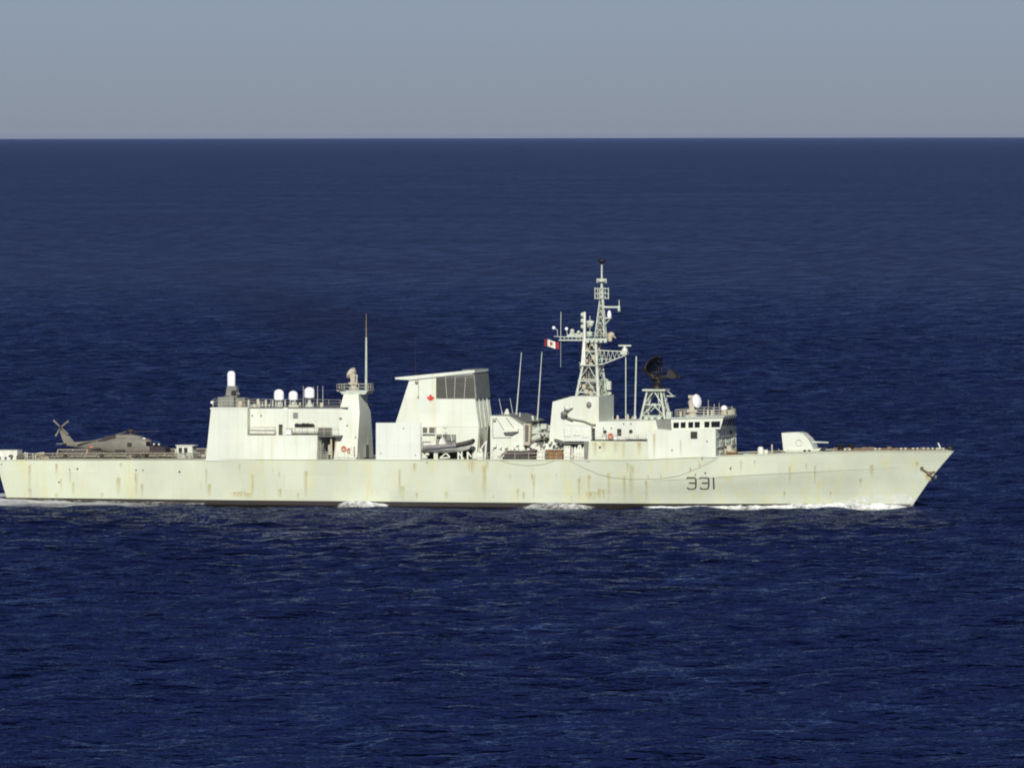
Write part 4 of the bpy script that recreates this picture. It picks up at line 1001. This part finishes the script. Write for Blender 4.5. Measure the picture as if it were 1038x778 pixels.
# hangar aft corner brackets
part('corner_bracket', 'tan', hangar, lambda b: (b.tube(P(207, 463, -7.6), P(211, 456, -7.6), .1), b.tube(P(204, 464, -7.6), P(210, 460, -7.6), .08)))
def hdoor(b):
    x = at(209.5, 450, -7.9)[0]; z = zdeck(30); b.box(x-.1, x+.35, -4, 4, z+.1, z+5)
part('hangar_door', 'grey', hangar, hdoor)

# ---------------------------------------------------------------- flight deck: safety nets, control cab
def netframe(sg):
    def f(b):
        X0, X1 = 4.5, 30.2; n = 12
        for i in range(n+1):
            X = X0+(X1-X0)*i/n; h = hull_half(X, zdeck(X)); z = zdeck(X)
            b.tube((X, sg*h, z+.05), (X-.1, sg*(h+1.25), z+.95), .075)
        for k, (o, dz) in enumerate(((1.25, .95), (.15, .12))):
            pts = [(X, sg*(hull_half(X, zdeck(X))+o), zdeck(X)+dz) for X in np.linspace(X0, X1, 14)]; b.path(pts, .05, 6)
        for X in (19.2,): h = hull_half(X, zdeck(X)); z = zdeck(X); b.tube((X-.4, sg*(h+1.2), z+1.0), (X+1.1, sg*(h+.1), z+.1), .09)
    return f
def netpanel(sg):
    def f(b):
        Xs = np.linspace(4.5, 30.2, 14); vs = []
        for X in Xs: h = hull_half(X, zdeck(X)); z = zdeck(X); vs += [(X, sg*(h+.15), z+.12), (X, sg*(h+1.25), z+.95)]
        b.add(vs, [(2*i, 2*i+2, 2*i+3, 2*i+1) for i in range(13)])
    return f
for sg in (-1, 1):
    nf = part('net_frame', 'tan', ship, netframe(sg)); part('safety_net', 'net', nf, netpanel(sg), smooth=False)
cab = block('control_cab', 'super', [(179, 465), (179, 451.5), (194.5, 451.5), (196, 465)], -3.0, -1.2)
block('cab_window', 'dark', [(181, 453.5), (184.5, 453.5), (184.5, 459.5), (181, 459.5)], -3.05, -2.9, parent=cab)
block('cab_window', 'dark', [(186.5, 453.5), (190, 453.5), (190, 459.5), (186.5, 459.5)], -3.05, -2.9, parent=cab)
def cabp(b): b.tube(P(177.5, 464, -3), P(177.8, 455, -3), .05); b.box(P(178, 451, -3).x, P(197, 451, -3).x, -3.1, -1.1, P(178, 451.6, -3).z, P(178, 450.9, -3).z)
part('cab_roof', 'offwhite', cab, cabp)
# quarterdeck
wbox('deck_locker', 'big white locker on the stern at the left edge of the photo', 'locker', 'offwhite', -2, 17.5, 456.5, 463, -3.5, 2.2)
def qd(b):
    for px, h in ((25.5, 7.5), (27.5, 7), (33.5, 6), (36, 5)): q = P(px, 465.5, -6.4); b.tube(q, q+Vector((0, 0, h/7.4)), .11)
    for px in (3, 9, 15): q = P(px, 465.8, -6.5); b.box(q.x-.25, q.x+.25, -6.7, -6.2, q.z, q.z+.35)
part('mooring_posts', 'offwhite', ship, qd)
def qdd(b):
    for px, s in ((20, .5), (23, .45), (38, .5), (43, .6), (47, .35), (11, .4)): b.ball(P(px, 462.8, -4.5), s, s, s*.8, 10)
part('mooring_reel', 'louvre', ship, qdd)
part('winch_cover', 'tan', ship, lambda b: (b.tube(P(37, 461, -6.3), P(45, 459.5, -6.3), .3, .25), b.box(P(38, 463, -6).x, P(50, 463, -6).x, -6.3, -5.6, P(38, 465.5, -6).z, P(38, 462, -6).z)))

# ---------------------------------------------------------------- helicopter
HY = -.5
h0 = P(130, 464, HY); deckz = zdeck(h0.x)+.07
heli = thing('naval_helicopter', (h0.x, HY, deckz), 'grey naval helicopter with folded rotor parked on the flight deck at the stern', 'helicopter')
def fus(b):
    rings = []
    for px, top, bot, hw in ((66, 448.8, 451.3, .12), (76, 447.6, 453, .28), (90, 446.6, 455.2, .45), (101, 445.0, 456.8, .72), (109, 443.4, 458.3, 1.0), (117, 442.4, 459.8, 1.15), (130, 442, 460.2, 1.17), (143, 442.8, 460.2, 1.17), (150, 444.2, 460.2, 1.15), (156, 448, 459.6, 1.02), (162, 451.3, 459.4, .8), (166.5, 453, 458.6, .5), (168.6, 454.8, 457.2, .15)):
        x, zt = at(px, top, HY); _, zb = at(px, bot, HY); zc = (zt+zb)/2; hh = (zt-zb)/2; r = []
        for k in range(20):
            t = 2*pi*k/20; c, s = cos(t), sin(t); e = .62
            r.append((x, HY+hw*abs(c)**e*(1 if c > 0 else -1), zc+hh*abs(s)**e*(1 if s > 0 else -1)))
        rings.append(r)
    loft(b, rings)
fo = part('fuselage', 'heli', heli, fus)
def cowl(b):
    rings = []
    for px, top, hw in ((106, 443, .3), (113, 441.2, .7), (122, 439.8, .85), (135, 439.8, .85), (143, 441.8, .7), (149, 444.5, .35)):
        x, zt = at(px, top, HY); zb = at(px, 446, HY)[1]; rings.append([(x, HY-hw, zb), (x, HY-hw*.9, zt-.12), (x, HY-hw*.5, zt), (x, HY+hw*.5, zt), (x, HY+hw*.9, zt-.12), (x, HY+hw, zb)])
    loft(b, rings)
part('engine_cowling', 'heli', heli, cowl)
part('engine_exhaust', 'helidark', heli, lambda b: (b.prism(PX([(99, 446.2), (112, 441.5), (117, 440.8), (116.5, 444.5), (108, 446.8)], HY-.95), HY-.95, HY-.3), b.prism(PX([(99, 446.2), (112, 441.5), (117, 440.8), (116.5, 444.5), (108, 446.8)], HY-.95), HY+.3, HY+.95)))
part('tail_fin', 'heli', heli, lambda b: b.prism(PX([(59.5, 434), (62.5, 432.5), (75.5, 447.8), (74, 452), (65.5, 450.5)], HY), HY-.13, HY+.13))
part('tailplane', 'heli', heli, lambda b: b.box(P(61.5, 449, HY).x, P(68, 449, HY).x, HY-2.0, HY+2.0, P(64, 449.5, HY).z, P(64, 448.7, HY).z))
tr = part('tail_rotor_hub', 'helidark', heli, lambda b: b.lathe([(.22, -.25), (.22, .25)], P(61.5, 432.8, HY-.3), (0, 1, 0), 12))
hubp = P(61.5, 432.8, HY-.45)
for a in (38, 138, 238, 318):
    e = hubp+Vector((cos(radians(a)), 0, sin(radians(a))))*1.45; pz = Vector((-sin(radians(a)), 0, cos(radians(a))))*.13
    part('tail_blade', 'heli', tr, lambda b: b.add([hubp-pz*.6, hubp+pz*.6, e+pz, e-pz]+[v+Vector((0, .05, 0)) for v in (hubp-pz*.6, hubp+pz*.6, e+pz, e-pz)], [(0, 1, 2, 3), (7, 6, 5, 4), (0, 4, 5, 1), (1, 5, 6, 2), (2, 6, 7, 3), (3, 7, 4, 0)]))
rh = part('rotor_hub', 'helidark', heli, lambda b: (b.lathe([(.35, -.5), (.3, .0), (.55, .05), (.5, .3), (.15, .42)], P(132.5, 437.6, HY)), b.box(P(126, 437, HY).x, P(139, 437, HY).x, HY-.12, HY+.12, P(132, 437.9, HY).z, P(132, 437, HY).z)))
rc = P(132.5, 437, HY)
for ang, drop, L in ((80, -.2, 8.0), (176, -1.85, 7.6), (180, -1.75, 7.8), (185, -1.8, 7.6)):
    d = Vector((cos(radians(ang)), sin(radians(ang)), 0)); s = Vector((-d.y, d.x, 0))*.26; e = rc+d*L+Vector((0, 0, drop)); a0 = rc+d*.6; m = rc+d*L*.5+Vector((0, 0, drop*.55))
    part('rotor_blade', 'heli', rh, lambda b: b.add([a0-s*.5, a0+s*.5, m+s, m-s, e+s, e-s]+[v-Vector((0, 0, .05)) for v in (a0-s*.5, a0+s*.5, m+s, m-s, e+s, e-s)],
         [(0, 1, 2, 3), (3, 2, 4, 5), (9, 8, 7, 6), (11, 10, 8, 9), (0, 6, 7, 1), (1, 7, 8, 2), (2, 8, 10, 4), (4, 10, 11, 5), (5, 11, 9, 3), (3, 9, 6, 0)]))
block('cabin_window', 'dark', [(129, 448.5), (133.5, 448.5), (133.5, 452.6), (129, 452.6)], HY-1.2, HY-1.1, parent=heli)
block('cockpit_door_window', 'glass', [(148, 447.3), (152, 447.6), (153.5, 451.8), (148, 451.8)], HY-1.19, HY-1.0, parent=heli)
part('windscreen', 'glass', heli, lambda b: b.prism(PX([(153.5, 446.6), (157.5, 448.2), (161.5, 451), (156, 452.2), (154, 451.5)], HY-.85), HY-1.04, HY+1.04))
part('nose_cover', 'helidark', heli, lambda b: b.prism(PX([(152, 452.5), (162, 451.9), (168.2, 454), (168.4, 458.6), (165, 459.9), (152, 460)], HY-.9), HY-1.16, HY+1.16))
part('nose_sensor', 'white', heli, lambda b: (b.ball(P(156, 450, HY-1.1), .13), b.ball(P(161, 450.2, HY-1), .13), b.ball(P(146, 444.3, HY-.9), .22, .15, .12)))
def wh(b, px, dy):
    x, _ = at(px, 460, HY); b.lathe([(.32, -.12), (.36, 0), (.32, .12)], (x, HY+dy, deckz+.34), (0, 1, 0), 16)
for px, dy in ((146, -1.25), (146, 1.25), (103, 0)): part('wheel', 'black', heli, lambda b: wh(b, px, dy))
part('wheel_strut', 'heli', heli, lambda b: (b.tube(P(146, 458, HY-1.1), (at(146, 460, HY)[0], HY-1.25, deckz+.34), .1), b.tube(P(146, 458, HY+1.1), (at(146, 460, HY)[0], HY+1.25, deckz+.34), .1), b.tube(P(104, 456, HY), (at(103, 460, HY)[0], HY, deckz+.34), .1)))
part('stores_pylon', 'helidark', heli, lambda b: (b.box(P(117, 458, HY-1.3).x, P(126, 458, HY-1.3).x, HY-1.5, HY-1.1, P(117, 458.5, HY-1.3).z, P(117, 455.6, HY-1.3).z), b.tube(P(94, 455.3, HY-.7), P(103, 454.6, HY-.7), .16)))
part('orange_marking', 'orange', heli, lambda b: b.box(P(92, 453, HY).x, P(95, 453, HY).x, HY-.56, HY-.42, P(93, 453.6, HY).z, P(93, 451.8, HY).z))

# ---------------------------------------------------------------- foredeck
q = P(808, 459, -.5)
gn = part('deck_gun', 'gun', ship, lambda b: b.prism(PX([(794, 457.5), (791.8, 438.6), (808, 438), (813, 439.2), (819, 445), (822.2, 450), (824.4, 455), (823, 457.5)], -1.7), lambda z: -1.7+.06*(z-8), lambda z: 1.7-.06*(z-8)))
bm_ = gn.modifiers.new('bevel', 'BEVEL'); bm_.width = .05; bm_.segments = 2
part('gun_ring', 'hull', gn, lambda b: (b.lathe([(2.3, -.5), (2.2, .25), (1.9, .35)], P(811, 459, 0), n=28), b.prism(PX([(794, 459.5), (800, 455.8), (823, 455.2), (833, 453.6), (829, 459.5)], -1.6), -1.9, 1.9)))
part('gun_barrel', 'grey', gn, lambda b: (b.tube(P(819, 447.6, 0), P(840, 448.4, 0), .13, .10), b.tube(P(818, 447.5, 0), P(824, 447.8, 0), .26, .2)))
part('shield_hatch', 'rail', gn, lambda b: b.torus(P(809.8, 448.6, -1.72), .42, .035, (0, 1, 0)))
part('ring_opening', 'dark', gn, lambda b: [b.box(P(px, 457, -1.93).x, P(px, 457, -1.93).x+.35, -1.96, -1.8, P(px, 458, -1.93).z, P(px, 455.6, -1.93).z) for px in (814.5, 819)])
def vents(b):
    a = P(771, 462, -3.5); b.lathe([(.42, 0), (.42, 1.0), (.3, 1.25)], a, n=14); c = P(776.5, 462, -3.5); b.lathe([(.3, 0), (.35, .7), (.25, .85)], c, n=12); b.box(P(773, 460, -3).x, P(779, 460, -3).x, -3.4, -2.6, a.z, a.z+.5)
part('mushroom_vent', 'offwhite', ship, vents)
part('deck_hatch', 'offwhite', ship, lambda b: b.box(P(755, 461, -3).x, P(766, 461, -3).x, -3.8, -2.2, P(755, 461.8, -3).z, P(755, 459.6, -3).z))
part('deck_post', 'beige', ship, lambda b: b.tube(P(782.5, 461.5, -3), P(782.5, 450.3, -3), .12))
part('low_coaming', 'louvre', ship, lambda b: (b.box(P(778, 459, 2).x, P(793, 459, 2).x, 1, 2, P(778, 461, 2).z, P(778, 457.8, 2).z)))
def fc(b):
    rnd = random.Random(31)
    for X in np.arange(107, 133.2, .55):
        if 111.5 < X < 117: continue
        hh = hull_half(X, zdeck(X)); y = rnd.uniform(-.6, .85)*max(.2, hh-.5); s = rnd.uniform(.1, .3); z = zdeck(X)
        b.box(X-s, X+s*1.6, y-s, y+s, z-.1, z+.18+rnd.random()*.28)
part('foredeck_fittings', 'anchor', ship, fc)
def wbk(b):
    for sg in (-1, 1):
        pts = [(X, sg*max(.1, hull_half(X, zdeck(X))-.25), zdeck(X)+.17) for X in np.linspace(118, 133.0, 16)]
        for a, c in zip(pts, pts[1:]): b.add([a, c, (c[0], c[1], c[2]-.25), (a[0], a[1], a[2]-.25)], [(0, 1, 2, 3)]); b.tube(a, c, .09, n=6)
part('folded_guardrail', 'anchor', ship, wbk)
def chn(b):
    for sg in (-1, 1):
        for i in range(40): X = 120+i*.28; b.torus((X, sg*.8, zdeck(X)+.14), .13, .045, (0, 1, 0) if i % 2 else (0, 0, 1), 8, 5)
part('anchor_chain', 'anchor', ship, chn)
def bts(b):
    for X, y in ((119.5, -2.6), (123.6, -2.3), (127, -1.5), (128.6, -1.2), (130, -.9), (131.2, -.7), (132, -.4)):
        z = zdeck(X); b.lathe([(.14, -.05), (.13, .32), (.2, .36), (.2, .44)], (X, y, z), n=10); b.lathe([(.14, -.05), (.13, .32), (.2, .36), (.2, .44)], (X+.6, y+.05, z), n=10)
part('mooring_bitts', 'offwhite', ship, bts)
part('capstan', 'black', ship, lambda b: [b.lathe([(.5, 0), (.35, .35), (.45, .7), (.5, .85), (.2, .95)], (118.6+k*1.2, -1.2+k, zdeck(119)), n=14) for k in range(2)])
part('bow_fairlead', 'black', ship, lambda b: (b.ball((133.4, 0, zdeck(133)+.35), .42, .3, .4), b.box(132.9, 133.8, -.2, .2, zdeck(133)-.1, zdeck(133)+.4)))
part('jackstaff', 'offwhite', ship, lambda b: b.tube((132.3, 0, zdeck(132)), (131.8, 0, zdeck(132)+1.1), .09))
def fcr(b):
    for X in np.arange(106.5, 119, 1.7): h = hull_half(X, zdeck(X))-.15; z = zdeck(X); b.tube((X, -h, z), (X, -h, z+.16), .06, n=6); b.tube((X, h, z), (X, h, z+.3), .05, n=6)
part('rail_sockets', 'offwhite', ship, fcr)
# tan reel on the deck in front of the bridge
rq = P(742, 462, -2.6)
reel = thing('cable_reel', rq, 'tan covered reel on the deck in front of the grey bridge face', 'reel')
part('drum', 'rustbox', reel, lambda b: (b.lathe([(.55, -.7), (.55, -.6), (.38, -.58), (.38, .58), (.55, .6), (.55, .7)], rq+Vector((0, 0, .45)), (1, .1, 0), 16)))
part('canvas_hood', 'beige', reel, lambda b: b.prism([(rq.x-.75, rq.z+.6), (rq.x-.55, rq.z+1.45), (rq.x-.1, rq.z+1.5), (rq.x+.15, rq.z+.8), (rq.x+.6, rq.z+.7), (rq.x+.6, rq.z+.55)], rq.y-.5, rq.y+.4))
part('reel_stand', 'tan', reel, lambda b: (b.tube(rq+Vector((-.85, -.3, 0)), rq+Vector((-1.0, -.3, 1.1)), .07), b.tube(rq+Vector((-.85, -.3, 0)), rq+Vector((-.3, -.3, .6)), .07), b.box(rq.x-.9, rq.x+.8, rq.y-.5, rq.y+.5, rq.z-.02, rq.z+.1)))

# ---------------------------------------------------------------- sea
rs = np.random.RandomState(5)
ax = np.array([-sin(PSI), cos(PSI)]); lat = np.array([cos(PSI), sin(PSI)])
ds = [560.0]
while ds[-1] < 3400: ds.append(ds[-1]+max(.65, ds[-1]*.00085))
k = 4.0
while ds[-1] < 150000: ds.append(ds[-1]+k); k *= 1.12
near = [560.0]; k = 4.0
while near[-1] > -3000: near.append(near[-1]-k); k *= 1.25
ds = np.array(near[::-1][:-1]+ds)
us = list(np.arange(-215, 215.01, .9)); k = 2.0; a = us[-1]
ext = []
while a < 150000: a += k; k *= 1.25; ext.append(a)
us = np.array([-e for e in reversed(ext)]+us+ext)
U, D = np.meshgrid(us, ds)
PXw = CAM.x+D*ax[0]+U*lat[0]; PYw = CAM.y+D*ax[1]+U*lat[1]
Z = np.zeros_like(U)
fade = np.clip((3300-D)/1200, 0, 1)*np.clip((D-565)/25, 0, 1)*np.clip((214-np.abs(U))/12, 0, 1)
inner_m = (np.abs(U) < 216) & (D < 3400) & (D > 559)
wind = radians(-68)
for i in range(70):
    lam = 2.6*(8.0)**(i/69.0)*rs.uniform(.9, 1.1); th = wind+rs.normal(0, .85); kk = 2*pi/lam; amp = .0050*lam**1.0*(1 if lam < 9 else (9/lam)**1.3)
    res_ok = np.clip((lam-2.4*np.maximum(.9, D*.00085))/1.2, 0, 1) if True else 1
    ph = kk*(PXw[inner_m]*cos(th)+PYw[inner_m]*sin(th))+rs.uniform(0, 6.28)
    s_ = np.sin(ph); Z[inner_m] += amp*(s_+.25*np.cos(2*ph))*res_ok[inner_m]
Z *= fade
# the hull's own wash: distance outboard of the waterline
hb = np.interp(PXw, np.linspace(0, 134, 200), [hull_half(x, 0.0) for x in np.linspace(0, 134, 200)], left=6, right=0)
dout = np.abs(PYw)-hb; star = (dout > -3) & (dout < 60) & (PXw > -60) & (PXw < 140)
cover = np.zeros_like(U)
x_ = PXw[star]; d_ = dout[star]
def bump1(x, c, w_): return np.exp(-((x-c)/w_)**2)
# wash along the after body
wash = np.clip((42-x_)/30, 0, 1)*np.exp(-(np.maximum(0, d_-2)/15)**2)*.80
wash += bump1(x_, 52, 4.5)*np.exp(-np.maximum(0, d_)/2.5)*.55
wash += bump1(x_, 80, 5)*np.exp(-np.maximum(0, d_-1)/6)*.5
wash += np.clip((x_-34)/10, 0, 1)*np.clip((128-x_)/4, 0, 1)*np.exp(-np.maximum(0, d_)/3.0)*.30
wash += np.clip((x_-92)/12, 0, 1)*np.clip((127-x_)/3, 0, 1)*np.exp(-np.maximum(0, d_)/2.0)*.45
cover[star] = np.clip(wash, 0, 1)
Z[star] += .42*np.clip((30-x_)/30, 0, 1)*np.exp(-((d_-4)/3.5)**2)
Z[star] -= .42*np.exp(-np.maximum(0, d_)/9)*np.clip((x_-8)/25, 0, 1)*np.clip((98-x_)/12, 0, 1)
Z[(np.abs(PYw) < hb-.6) & (PXw > 1) & (PXw < 128)] -= 1.2
nr_, nc = U.shape
verts = np.stack([PXw, PYw, Z], -1).reshape(-1, 3).astype(np.float32)
idx = np.arange(nr_*nc).reshape(nr_, nc)
quads = np.stack([idx[:-1, :-1], idx[:-1, 1:], idx[1:, 1:], idx[1:, :-1]], -1).reshape(-1, 4).astype(np.int32)
me = bpy.data.meshes.new('sea'); me.vertices.add(len(verts)); me.vertices.foreach_set('co', verts.ravel())
me.loops.add(quads.size); me.loops.foreach_set('vertex_index', quads.ravel()); me.polygons.add(len(quads))
me.polygons.foreach_set('loop_start', np.arange(0, quads.size, 4, dtype=np.int32)); me.polygons.foreach_set('loop_total', np.full(len(quads), 4, dtype=np.int32))
me.update(calc_edges=True); me.shade_smooth()
ca = me.attributes.new('cover', 'FLOAT', 'POINT'); ca.data.foreach_set('value', cover.ravel().astype(np.float32))
def sea_mat():
    m, t, b = node_mat('sea_water'); N = t.nodes; L = t.links
    g = N.new('ShaderNodeNewGeometry')
    def noise(s, detail, rgh=.6, sc_=1.0):
        mp = N.new('ShaderNodeMapping'); mp.inputs['Scale'].default_value = s; mp.inputs['Rotation'].default_value = (0, 0, radians(-15))
        L.new(g.outputs['Position'], mp.inputs['Vector']); n = N.new('ShaderNodeTexNoise'); n.inputs['Scale'].default_value = sc_
        n.inputs['Detail'].default_value = detail; n.inputs['Roughness'].default_value = rgh; L.new(mp.outputs[0], n.inputs['Vector']); return n.outputs['Fac']
    N.remove(b); df = N.new('ShaderNodeBsdfDiffuse'); df.inputs[0].default_value = (.0082, .0135, .060, 1)
    gl = N.new('ShaderNodeBsdfGlossy'); gl.distribution = 'BECKMANN'; gl.inputs['Roughness'].default_value = .10; gl.inputs[0].default_value = (.64, .74, 1, 1)
    fr = N.new('ShaderNodeFresnel'); fr.inputs[0].default_value = 1.33; fm = N.new('ShaderNodeMath'); fm.operation = 'MULTIPLY'; fm.inputs[1].default_value = .56
    L.new(fr.outputs[0], fm.inputs[0]); b = N.new('ShaderNodeMixShader'); L.new(fm.outputs[0], b.inputs[0]); L.new(df.outputs[0], b.inputs[1]); L.new(gl.outputs[0], b.inputs[2])
    big = noise((.70, .52, 1), 3, .50)
    bn = N.new('ShaderNodeBump'); bn.inputs['Strength'].default_value = 1.0; bn.inputs['Distance'].default_value = .85
    gust = noise((.004, .003, 1), 4)
    r = N.new('ShaderNodeMapRange'); L.new(gust, r.inputs[0]); r.inputs[1].default_value = .35; r.inputs[2].default_value = .65; r.inputs[3].default_value = .85; r.inputs[4].default_value = 1.25
    swl = noise((.15, .20, 1), 3, .60); sw2 = N.new('ShaderNodeMath'); sw2.operation = 'MULTIPLY_ADD'; sw2.inputs[1].default_value = 3.2
    L.new(swl, sw2.inputs[0]); L.new(big, sw2.inputs[2])
    grp = noise((.11, .028, 1), 5, .64)
    r2 = N.new('ShaderNodeMapRange'); L.new(grp, r2.inputs[0]); r2.inputs[1].default_value = .36; r2.inputs[2].default_value = .64; r2.inputs[3].default_value = .62; r2.inputs[4].default_value = 1.5
    m0 = N.new('ShaderNodeMath'); m0.operation = 'MULTIPLY'; L.new(r.outputs[0], m0.inputs[0]); L.new(r2.outputs[0], m0.inputs[1])
    r3 = N.new('ShaderNodeMapRange'); L.new(grp, r3.inputs[0]); r3.inputs[1].default_value = .36; r3.inputs[2].default_value = .64; r3.inputs[3].default_value = 1.22; r3.inputs[4].default_value = .74
    fm2 = N.new('ShaderNodeMath'); fm2.operation = 'MULTIPLY'; L.new(fm.outputs[0], fm2.inputs[0]); L.new(r3.outputs[0], fm2.inputs[1]); L.new(fm2.outputs[0], b.inputs[0])
    mul = N.new('ShaderNodeMath'); mul.operation = 'MULTIPLY'; L.new(sw2.outputs[0], mul.inputs[0]); L.new(m0.outputs[0], mul.inputs[1])
    L.new(mul.outputs[0], bn.inputs['Height'])
    for n_ in (df, gl, fr): L.new(bn.outputs[0], n_.inputs['Normal'])
    # foam
    fo_ = N.new('ShaderNodeBsdfPrincipled'); fo_.inputs['Base Color'].default_value = (.62, .65, .64, 1); fo_.inputs['Roughness'].default_value = .9
    fn = noise((.9, 1.6, 1), 9, .72); at_ = N.new('ShaderNodeAttribute'); at_.attribute_name = 'cover'
    s = N.new('ShaderNodeMath'); s.operation = 'SUBTRACT'; L.new(at_.outputs['Fac'], s.inputs[0]); L.new(fn, s.inputs[1])
    rr = N.new('ShaderNodeMapRange'); L.new(s.outputs[0], rr.inputs[0]); rr.inputs[1].default_value = -.14; rr.inputs[2].default_value = .42
    gt = N.new('ShaderNodeMath'); gt.operation = 'GREATER_THAN'; gt.inputs[1].default_value = .02; L.new(at_.outputs['Fac'], gt.inputs[0])
    mm_ = N.new('ShaderNodeMath'); mm_.operation = 'MULTIPLY'; L.new(rr.outputs[0], mm_.inputs[0]); L.new(gt.outputs[0], mm_.inputs[1])
    ms = N.new('ShaderNodeMixShader'); L.new(mm_.outputs[0], ms.inputs[0]); L.new(b.outputs[0], ms.inputs[1]); L.new(fo_.outputs[0], ms.inputs[2])
    L.new(ms.outputs[0], N['Material Output'].inputs['Surface'])
    return m
me.materials.append(sea_mat())
sea = bpy.data.objects.new('sea', me); C.objects.link(sea); sea['kind'] = 'structure'

# ---------------------------------------------------------------- white water thrown up along the hull
def ridge(name, X0, X1, prof, width, off=0.0, seed=1, cov=.85):
    """prof(t)->height; a crest of broken water hugging the waterline"""
    rn = np.random.RandomState(seed); nx = int((X1-X0)/.22)+2; nyv = 14; b = MB(); vs = []; cv = []
    for i in range(nx):
        t = i/(nx-1); X = X0+(X1-X0)*t; h = prof(t)*(1+.09*sin(X*1.1+seed)+.07*sin(X*2.3+2*seed)+.05*sin(X*5.3+3*seed))
        for j in range(nyv):
            v = j/(nyv-1); d = -.25+(width+.25)*v
            prf = (sin(pi*min(1, v*1.3+.25)) if v < .6 else max(0, sin(pi*(.6*1.3+.25))*(1-(v-.6)/.4)))
            z = h*max(0, prf)+rn.uniform(-1, 1)*.06*h-.12
            hh = hull_half(min(X, 128), max(0, min(z, 3)))
            vs.append((X, -(hh+d+off*(v)), z)); e = min(1, min(t*7, (1-t)*25))
            cv.append(cov*e*(1-.55*v)*(.95+.07*sin(X*.9+seed)+.06*sin(X*2.7)))
    b.add(vs, [(i*nyv+j, (i+1)*nyv+j, (i+1)*nyv+j+1, i*nyv+j+1) for i in range(nx-1) for j in range(nyv-1)]); b.cov = cv
    o = b.build(name, 'foam', None); o['kind'] = 'stuff'; return o
ridge('bow_wave', 98, 128.6, lambda t: float(np.interp(t, [0, .3, .55, .72, .85, .95, 1], [.18, .45, .75, .85, .75, .55, .35])), 2.4, 1.2, 3, .95)
ridge('bow_spray', 116.5, 128.8, lambda t: float(np.interp(t, [0, .35, .7, .9, 1], [.8, 1.8, 2.3, 2.2, 1.4])), .5, .0, 6, .68)
ridge('hull_wash', 91, 106, lambda t: .28+.2*t, 1.6, .5, 5, .98)
ridge('wake_crest', 49, 57, lambda t: .75*sin(pi*t)**.6, 1.8, .6, 8, .85)
ridge('wake_crest', 75, 86, lambda t: .8*sin(pi*t)**.8, 3.0, 1.2, 9, .75)
ridge('stern_wash', -2, 32, lambda t: .30+.30*(1-t), 3.0, 1.2, 12, .56)

# ---------------------------------------------------------------- thin exhaust haze drifting aft of the funnel
def haze_part():
    m = bpy.data.materials.new('exhaust_haze'); m.use_nodes = True; t = m.node_tree; N = t.nodes; L = t.links; N.clear()
    out = N.new('ShaderNodeOutputMaterial'); v = N.new('ShaderNodeVolumePrincipled'); L.new(v.outputs[0], out.inputs['Volume'])
    v.inputs['Color'].default_value = (.055, .075, .14, 1); v.inputs['Anisotropy'].default_value = .1
    g = N.new('ShaderNodeTexCoord'); sub = N.new('ShaderNodeVectorMath'); sub.operation = 'LENGTH'; L.new(g.outputs['Object'], sub.inputs[0])
    r = N.new('ShaderNodeMapRange'); L.new(sub.outputs['Value'], r.inputs[0]); r.inputs[1].default_value = 1.0; r.inputs[2].default_value = .1; r.inputs[3].default_value = 0; r.inputs[4].default_value = .06
    L.new(r.outputs[0], v.inputs['Density'])
    b = MB(); b.ball((0, 0, 0), 1, 1, 1, 24)
    o = b.build('exhaust_haze', m, None); o['kind'] = 'stuff'; c = P(335, 325, 6)
    o.location = c; o.scale = (26, 7, 5.5); o.rotation_euler = (0, radians(14), 0)
haze_part()

# ---------------------------------------------------------------- sea air: the water fades towards the horizon
hz = bpy.data.materials.new('sea_haze'); hz.use_nodes = True; hz.node_tree.nodes.clear()
ho = hz.node_tree.nodes.new('ShaderNodeOutputMaterial'); hv = hz.node_tree.nodes.new('ShaderNodeVolumePrincipled')
hv.inputs['Color'].default_value = (.38, .50, 1.0, 1); hv.inputs['Density'].default_value = 1.3e-6; hv.inputs['Anisotropy'].default_value = 0.0
hz.node_tree.links.new(hv.outputs[0], ho.inputs['Volume'])
hb_ = MB(); hb_.box(-170000, 170000, -170000, 170000, -3, 60); hob = hb_.build('haze', hz, None, smooth=False); hob['kind'] = 'stuff'
